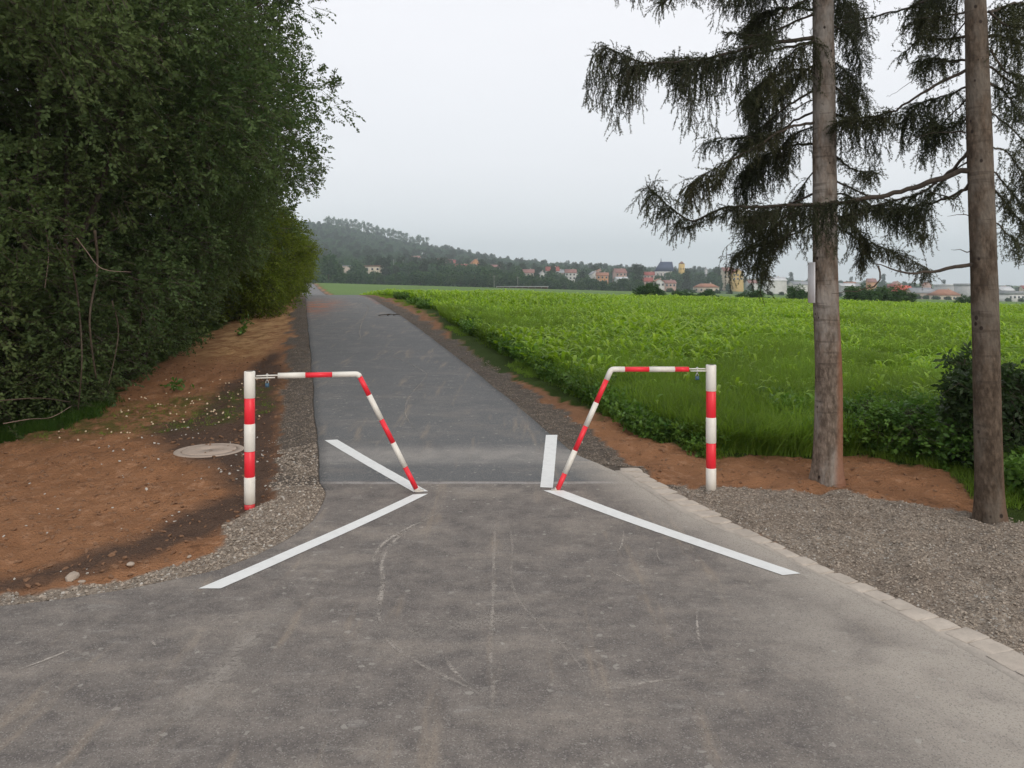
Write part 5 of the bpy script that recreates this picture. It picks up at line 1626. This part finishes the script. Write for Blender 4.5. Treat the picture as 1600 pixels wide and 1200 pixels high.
# ---- houses
def wallmat(n, c): 
    if n not in M: M[n] = plain(n, c, .9, .12, .6)
    return M[n]
wm = {'cream': (.62, .54, .42), 'white': (.72, .71, .69), 'orange': (.66, .33, .16), 'pink': (.60, .40, .34), 'grey': (.45, .45, .45), 'beige': (.52, .43, .36), 'yellow': (.68, .48, .18)}
rm = {'red': (.36, .10, .08), 'terracotta': (.40, .19, .12), 'rose': (.34, .17, .145), 'grey': (.33, .34, .36), 'blue': (.075, .095, .16), 'white': (.66, .67, .68), 'coral': (.72, .11, .07), 'brown': (.25, .14, .10)}
M['pane'] = plain('dark_window_glass', (.04, .045, .05), .15, .1, 1, .6)
M['frame'] = plain('window_frame_white', (.6, .6, .58), .6)
def house(x0, x1, ytop, ybase, wall, roof, roof_frac, label, kind='gable', Yq=None, cat='house', name='house', rz=None, depth=None, wins=3):
    pxc = (x0 + x1) / 2
    if Yq is None: Yq = 640
    x = (pxc - 800) / F * Yq
    z0 = CH - (ybase - HY) * Yq / F; zt_ = CH - (ytop - HY) * Yq / F
    zgd = float(zg(x, Yq))
    w = (x1 - x0) * Yq / F; d = depth or max(7, w * .55)
    e = empty(name, (x, Yq, min(z0, zgd)), rz if rz is not None else random.uniform(-.25, .25)); tag(e, label, cat)
    zb = min(z0, zgd)
    H = zt_ - zb; rh = (zt_ - z0) * roof_frac; wh = H - rh
    W_ = wallmat('render_' + wall, wm[wall]); R_ = M.setdefault('roof_' + roof, plain('roof_' + roof, rm[roof], .8, .2, .5))
    mb = MB(); 
    if kind in ('gable', 'gablefront'):
        # pentagonal walls
        if kind == 'gable':
            V = [(-w / 2, -d / 2, -1), (w / 2, -d / 2, -1), (w / 2, d / 2, -1), (-w / 2, d / 2, -1), (-w / 2, -d / 2, wh), (w / 2, -d / 2, wh), (w / 2, d / 2, wh), (-w / 2, d / 2, wh), (-w / 2, 0, wh + rh), (w / 2, 0, wh + rh)]
            mb.add(V, [(0, 1, 5, 4), (2, 3, 7, 6), (1, 2, 6, 5), (3, 0, 4, 7)]); b0 = mb.n - 10
            mb.f.setdefault(3, []).append(np.array([(5, 6, 9), (7, 4, 8)]) + b0); mb.mi.setdefault(3, []).append(np.zeros(2, int))
            mb.build('wall', W_, e)
            o = .5; t_ = .25; mb = MB()
            for sg in (-1, 1):
                k = rh / (d / 2); ye = sg * (d / 2 + o); ze = wh - o * k
                V = [(-w / 2 - o, ye, ze), (w / 2 + o, ye, ze), (w / 2 + o, 0, wh + rh), (-w / 2 - o, 0, wh + rh)]
                V2 = [(a, b_, c_ + t_) for a, b_, c_ in V]
                mb.add(V + V2, [(0, 1, 2, 3), (4, 7, 6, 5), (0, 4, 5, 1), (1, 5, 6, 2), (3, 2, 6, 7), (0, 3, 7, 4)])
            rf = mb.build('roof', R_, e)
        else:
            V = [(-w / 2, -d / 2, -1), (w / 2, -d / 2, -1), (w / 2, d / 2, -1), (-w / 2, d / 2, -1), (-w / 2, -d / 2, wh), (w / 2, -d / 2, wh), (w / 2, d / 2, wh), (-w / 2, d / 2, wh), (0, -d / 2, wh + rh), (0, d / 2, wh + rh)]
            mb.add(V, [(0, 1, 5, 4), (2, 3, 7, 6), (1, 2, 6, 5), (3, 0, 4, 7)]); b0 = mb.n - 10
            mb.f.setdefault(3, []).append(np.array([(4, 5, 8), (6, 7, 9)]) + b0); mb.mi.setdefault(3, []).append(np.zeros(2, int))
            mb.build('wall', W_, e)
            o = .5; t_ = .25; mb = MB()
            for sg in (-1, 1):
                k = rh / (w / 2); xe = sg * (w / 2 + o); ze = wh - o * k
                V = [(xe, -d / 2 - o, ze), (xe, d / 2 + o, ze), (0, d / 2 + o, wh + rh), (0, -d / 2 - o, wh + rh)]
                V2 = [(a, b_, c_ + t_) for a, b_, c_ in V]
                mb.add(V + V2, [(0, 1, 2, 3), (4, 7, 6, 5), (0, 4, 5, 1), (1, 5, 6, 2), (3, 2, 6, 7), (0, 3, 7, 4)])
            rf = mb.build('roof', R_, e)
        mb = MB(); mb.box((w * .22, d * .12, wh + rh * .9), (.8, .8, 2.0)); mb.build('chimney', wallmat('render_beige', wm['beige']), rf)
    elif kind == 'hip':
        mb.box((0, 0, wh / 2 - .5), (w, d, wh + 1)); mb.build('wall', W_, e)
        o = .6; mb = MB(); r_ = max(w / 2 - d / 2, .5)
        V = [(-w / 2 - o, -d / 2 - o, wh + .01), (w / 2 + o, -d / 2 - o, wh + .01), (w / 2 + o, d / 2 + o, wh + .01), (-w / 2 - o, d / 2 + o, wh + .01), (-r_, 0, wh + rh), (r_, 0, wh + rh)]
        mb.add(V, [(0, 1, 5, 4), (2, 3, 4, 5), (3, 2, 1, 0)]); mb.f.setdefault(3, []).append(np.array([(1, 2, 5), (3, 0, 4)])); mb.mi.setdefault(3, []).append(np.zeros(2, int))
        rf = mb.build('roof', R_, e)
        mb = MB(); mb.box((w * .18, 0, wh + rh * .95), (.8, .8, 1.8)); mb.build('chimney', wallmat('render_beige', wm['beige']), rf)
    elif kind == 'flat':
        mb.box((0, 0, wh / 2 - .5), (w, d, wh + 1)); mb.build('wall', W_, e)
        mb = MB(); mb.box((0, 0, wh + max(rh, .5) / 2 + .01), (w + .6, d + .6, max(rh, .5))); mb.build('roof', R_, e)
    elif kind == 'arch':
        mb.box((0, 0, wh / 2 - .5), (w, d, wh + 1)); mb.build('wall', W_, e)
        mb = MB(); V = []; n_ = 14
        for yy in (-d / 2 - .3, d / 2 + .3):
            for i in range(n_ + 1):
                a = math.pi * i / n_; V.append((-math.cos(a) * (w / 2 + .3), yy, wh + .01 + math.sin(a) * rh))
        mb.add(V, [(i, i + 1, n_ + 2 + i, n_ + 1 + i) for i in range(n_)])
        mb.f.setdefault(n_ + 1, []).append(np.array([list(range(n_ + 1))[::-1], list(range(n_ + 1, 2 * n_ + 2))])); mb.mi.setdefault(n_ + 1, []).append(np.zeros(2, int))
        mb.build('roof', R_, e)
    if wins and w > 7:
        for i in range(wins):
            for fl in range(2 if wh > 6.5 else 1):
                cx = -w / 2 + w * (i + .5) / wins; cz = wh - 1.6 - fl * 2.9
                if cz < 0.8: continue
                mb = MB(); mb.box((cx, -d / 2 - .03, cz), (1.5, .1, 1.6)); wo_ = mb.build('window', M['frame'], e)
                mb = MB(); mb.box((cx, -d / 2 - .10, cz), (1.2, .06, 1.3)); mb.build('pane', M['pane'], wo_)
    return e
random.seed(51)
for (x0, x1, yt, yb, wl, rf, fr_, lab, kd, Yq) in H_:
    house(x0, x1, yt, yb, wl, rf, fr_, lab, kd, Yq, 'building' if kd in ('flat', 'arch') or 'hall' in lab or 'building' in lab else 'house', 'hall' if kd == 'arch' else ('building' if kd == 'flat' else 'house'),
          wins=0 if (x1 - x0) < 10 or x0 == 533 or 'hall' in lab or 'shed' in lab else (5 if x1 - x0 > 30 else 3))
px = 790
while px < 1600:
    w_ = random.uniform(10, 17); yb = float(np.interp(px, [790, 1000, 1300, 1600], [428, 436, 449, 456])) + random.uniform(-6, 5)
    if not any(h[0] - 3 < px + w_ and px < h[1] + 3 for h in H_) or random.random() < .35:
        if not (1015 < px + w_ and px < 1072):
            house(px, px + w_, yb - random.uniform(8, 11), yb, random.choice(['white', 'cream', 'white', 'pink', 'beige', 'orange']), random.choice(['red', 'terracotta', 'rose', 'terracotta', 'grey']) , .5,
                  'small pale house with tiled roof among the trees of the far town', random.choice(['gable', 'gable', 'gablefront']), random.uniform(610, 720), wins=0)['group'] = 'small houses of the far town'
    px += random.uniform(9, 26)
# church with steep blue roof, buttressed wall and ridge turret; yellow tower behind
def church():
    Yq = 640; x = (1037 - 800) / F * Yq; u = Yq / F
    zb = CH - (436 - HY) * u; e = empty('church', (x, Yq, zb - 1)); tag(e, 'church with steep blue roof and pale wall rising above the town', 'church')
    w = 27 * u; wh = 12 * u + 1; rh = 15 * u; d = 9
    mb = MB(); mb.box((0, 0, wh / 2), (w, d, wh)); mb.build('wall', wallmat('render_white', wm['white']), e)
    mb = MB(); r0 = w / 2
    V = [(-w / 2 - .4, -d / 2 - .4, wh + .01), (w / 2 + .4, -d / 2 - .4, wh + .01), (w / 2 + .4, d / 2 + .4, wh + .01), (-w / 2 - .4, d / 2 + .4, wh + .01), (-w / 2 + 4.4, 0, wh + rh), (w / 2, 0, wh + rh)]
    mb.add(V, [(0, 1, 5, 4), (2, 3, 4, 5), (3, 2, 1, 0)]); mb.f.setdefault(3, []).append(np.array([(1, 2, 5), (3, 0, 4)])); mb.mi.setdefault(3, []).append(np.zeros(2, int))
    rf = mb.build('roof', M.setdefault('roof_blue', plain('roof_blue', rm['blue'], .6, .2, .5)), e)
    for i in range(5):
        mb = MB(); mb.box((-w / 2 + w * (i + .5) / 5, -d / 2 - .06, wh * .55), (.9, .14, 3.4)); mb.build('window', M['pane'], e)
    for i in range(6):
        mb = MB(); mb.box((-w / 2 + .3 + (w - .6) * i / 5, -d / 2 - .3, wh * .45), (.45, .6, wh * .9)); mb.build('buttress', wallmat('render_beige', wm['beige']), e)
    mb = MB(); mb.tube([(-w / 2 + 5, 0, wh + rh - .2), (-w / 2 + 5, 0, wh + rh + 1.2), (-w / 2 + 5, 0, wh + rh + 3.2)], [.35, .3, .03], 8); mb.build('turret', M['roof_blue'], rf)
church()
def tower(px0, px1, yt, yb, wall, roofc, lab, Yq, cap):
    x = ((px0 + px1) / 2 - 800) / F * Yq; u = Yq / F; zb = CH - (yb - HY) * u; e = empty('tower', (x, Yq, zb - 2)); tag(e, lab, 'tower')
    w = (px1 - px0) * u; H = (yb - yt) * u + 2
    mb = MB(); mb.box((0, 0, H * (1 - cap) / 2), (w, w, H * (1 - cap))); mb.build('wall', wallmat('render_' + wall, wm[wall]), e)
    mb = MB(); mb.tube([(0, 0, H * (1 - cap) + .01), (0, 0, H * (1 - cap * .6)), (0, 0, H)], [w * .62, w * .4, .05], 8); mb.build('roof', M['roof_' + roofc], e)
    for s in (-.22, .22):
        mb = MB(); mb.box((s * w, -w / 2 - .04, H * .62), (.7, .1, 1.4)); mb.build('window', M['pane'], e)
tower(1061, 1069, 408, 436, 'yellow', 'brown', 'yellow tower right of the blue church roof', 660, .14) if 'roof_brown' in M else None
tower(1101, 1105, 418, 444, 'grey', 'grey', 'slim grey tower above the long cream building', 700, .1)

# utility poles
for (q, yt, yb, Yq, lab) in [(772, 430, 449, 380, 'slim pale utility pole in front of the tree belt, tallest of them'), (809, 432, 447, 390, 'short pale utility pole right of the tallest pole'),
        (615, 405, 424, 520, 'thin pole above the belt right of the cream building'), (630, 406, 424, 520, 'thin pole above the belt, second from the cream building'),
        (690, 410, 424, 520, 'thin pole below the large red roofed house')]:
    x = (q - 800) / F * Yq; u = Yq / F; z0 = CH - (yb - HY) * u; e = empty('utility_pole', (x, Yq, z0)); tag(e, lab, 'utility pole')
    mb = MB(); mb.tube([(0, 0, -2), (0, 0, (yb - yt) * u)], [.12, .07], 6); mb.build('pole', M.setdefault('polemat', plain('pole_concrete', (.45, .44, .42), .9)), e)
    mb = MB(); mb.box((0, -.15, (yb - yt) * u - .7), (1.3, .1, .1)); mb.build('crossarm', M['polemat'], e)
# low pale shed with a dark open side at the field edge
Yq = 385; x = (816 - 800) / F * Yq; u = Yq / F; e = empty('low_shed', (x, Yq, CH - (449.5 - HY) * u)); tag(e, 'long low pale roofed shed with dark open side at the far field edge', 'shed')
w = 82 * u; mb = MB(); mb.box((0, 0, .62), (w, 3, .22)); mb.build('roof', M['roof_white'], e)
mb = MB(); mb.box((0, 1.2, .0), (w - .4, .2, .98)) ; mb.build('wall', M.setdefault('roof_brown', plain('roof_brown', rm['brown'])), e)
for i in range(9):
    mb = MB(); mb.box((-w / 2 + .4 + (w - .8) * i / 8, -1.3, .0), (.18, .18, .98)); mb.build('post', M['polemat'], e)

# ================================================================== HAZE
import itertools
zmin = min(float(ZZ.min()), float(HZ.min())) - 1
xw = float(max(np.abs(XX).max(), np.abs(HX).max())) + 20
y0_, y1_ = -12, float(max(YY.max(), HY2.max())) + 20
ztop = float(HZ.max()) + 32
mb = MB(); mb.box((0, (y0_ + y1_) / 2, (zmin + ztop) / 2), (2 * xw, y1_ - y0_, ztop - zmin))
hm, t_, n_, l_ = newmat('air'); out = n_.new('ShaderNodeOutputMaterial'); pv = n_.new('ShaderNodeVolumePrincipled')
pv.inputs['Color'].default_value = (.84, .95, 1, 1); pv.inputs['Density'].default_value = .00036; pv.inputs['Anisotropy'].default_value = .2
l_.new(pv.outputs[0], out.inputs['Volume'])
hz = mb.build('haze', hm); tag(hz, kind='stuff'); hz['label'] = 'pale bluish haze in the evening air'
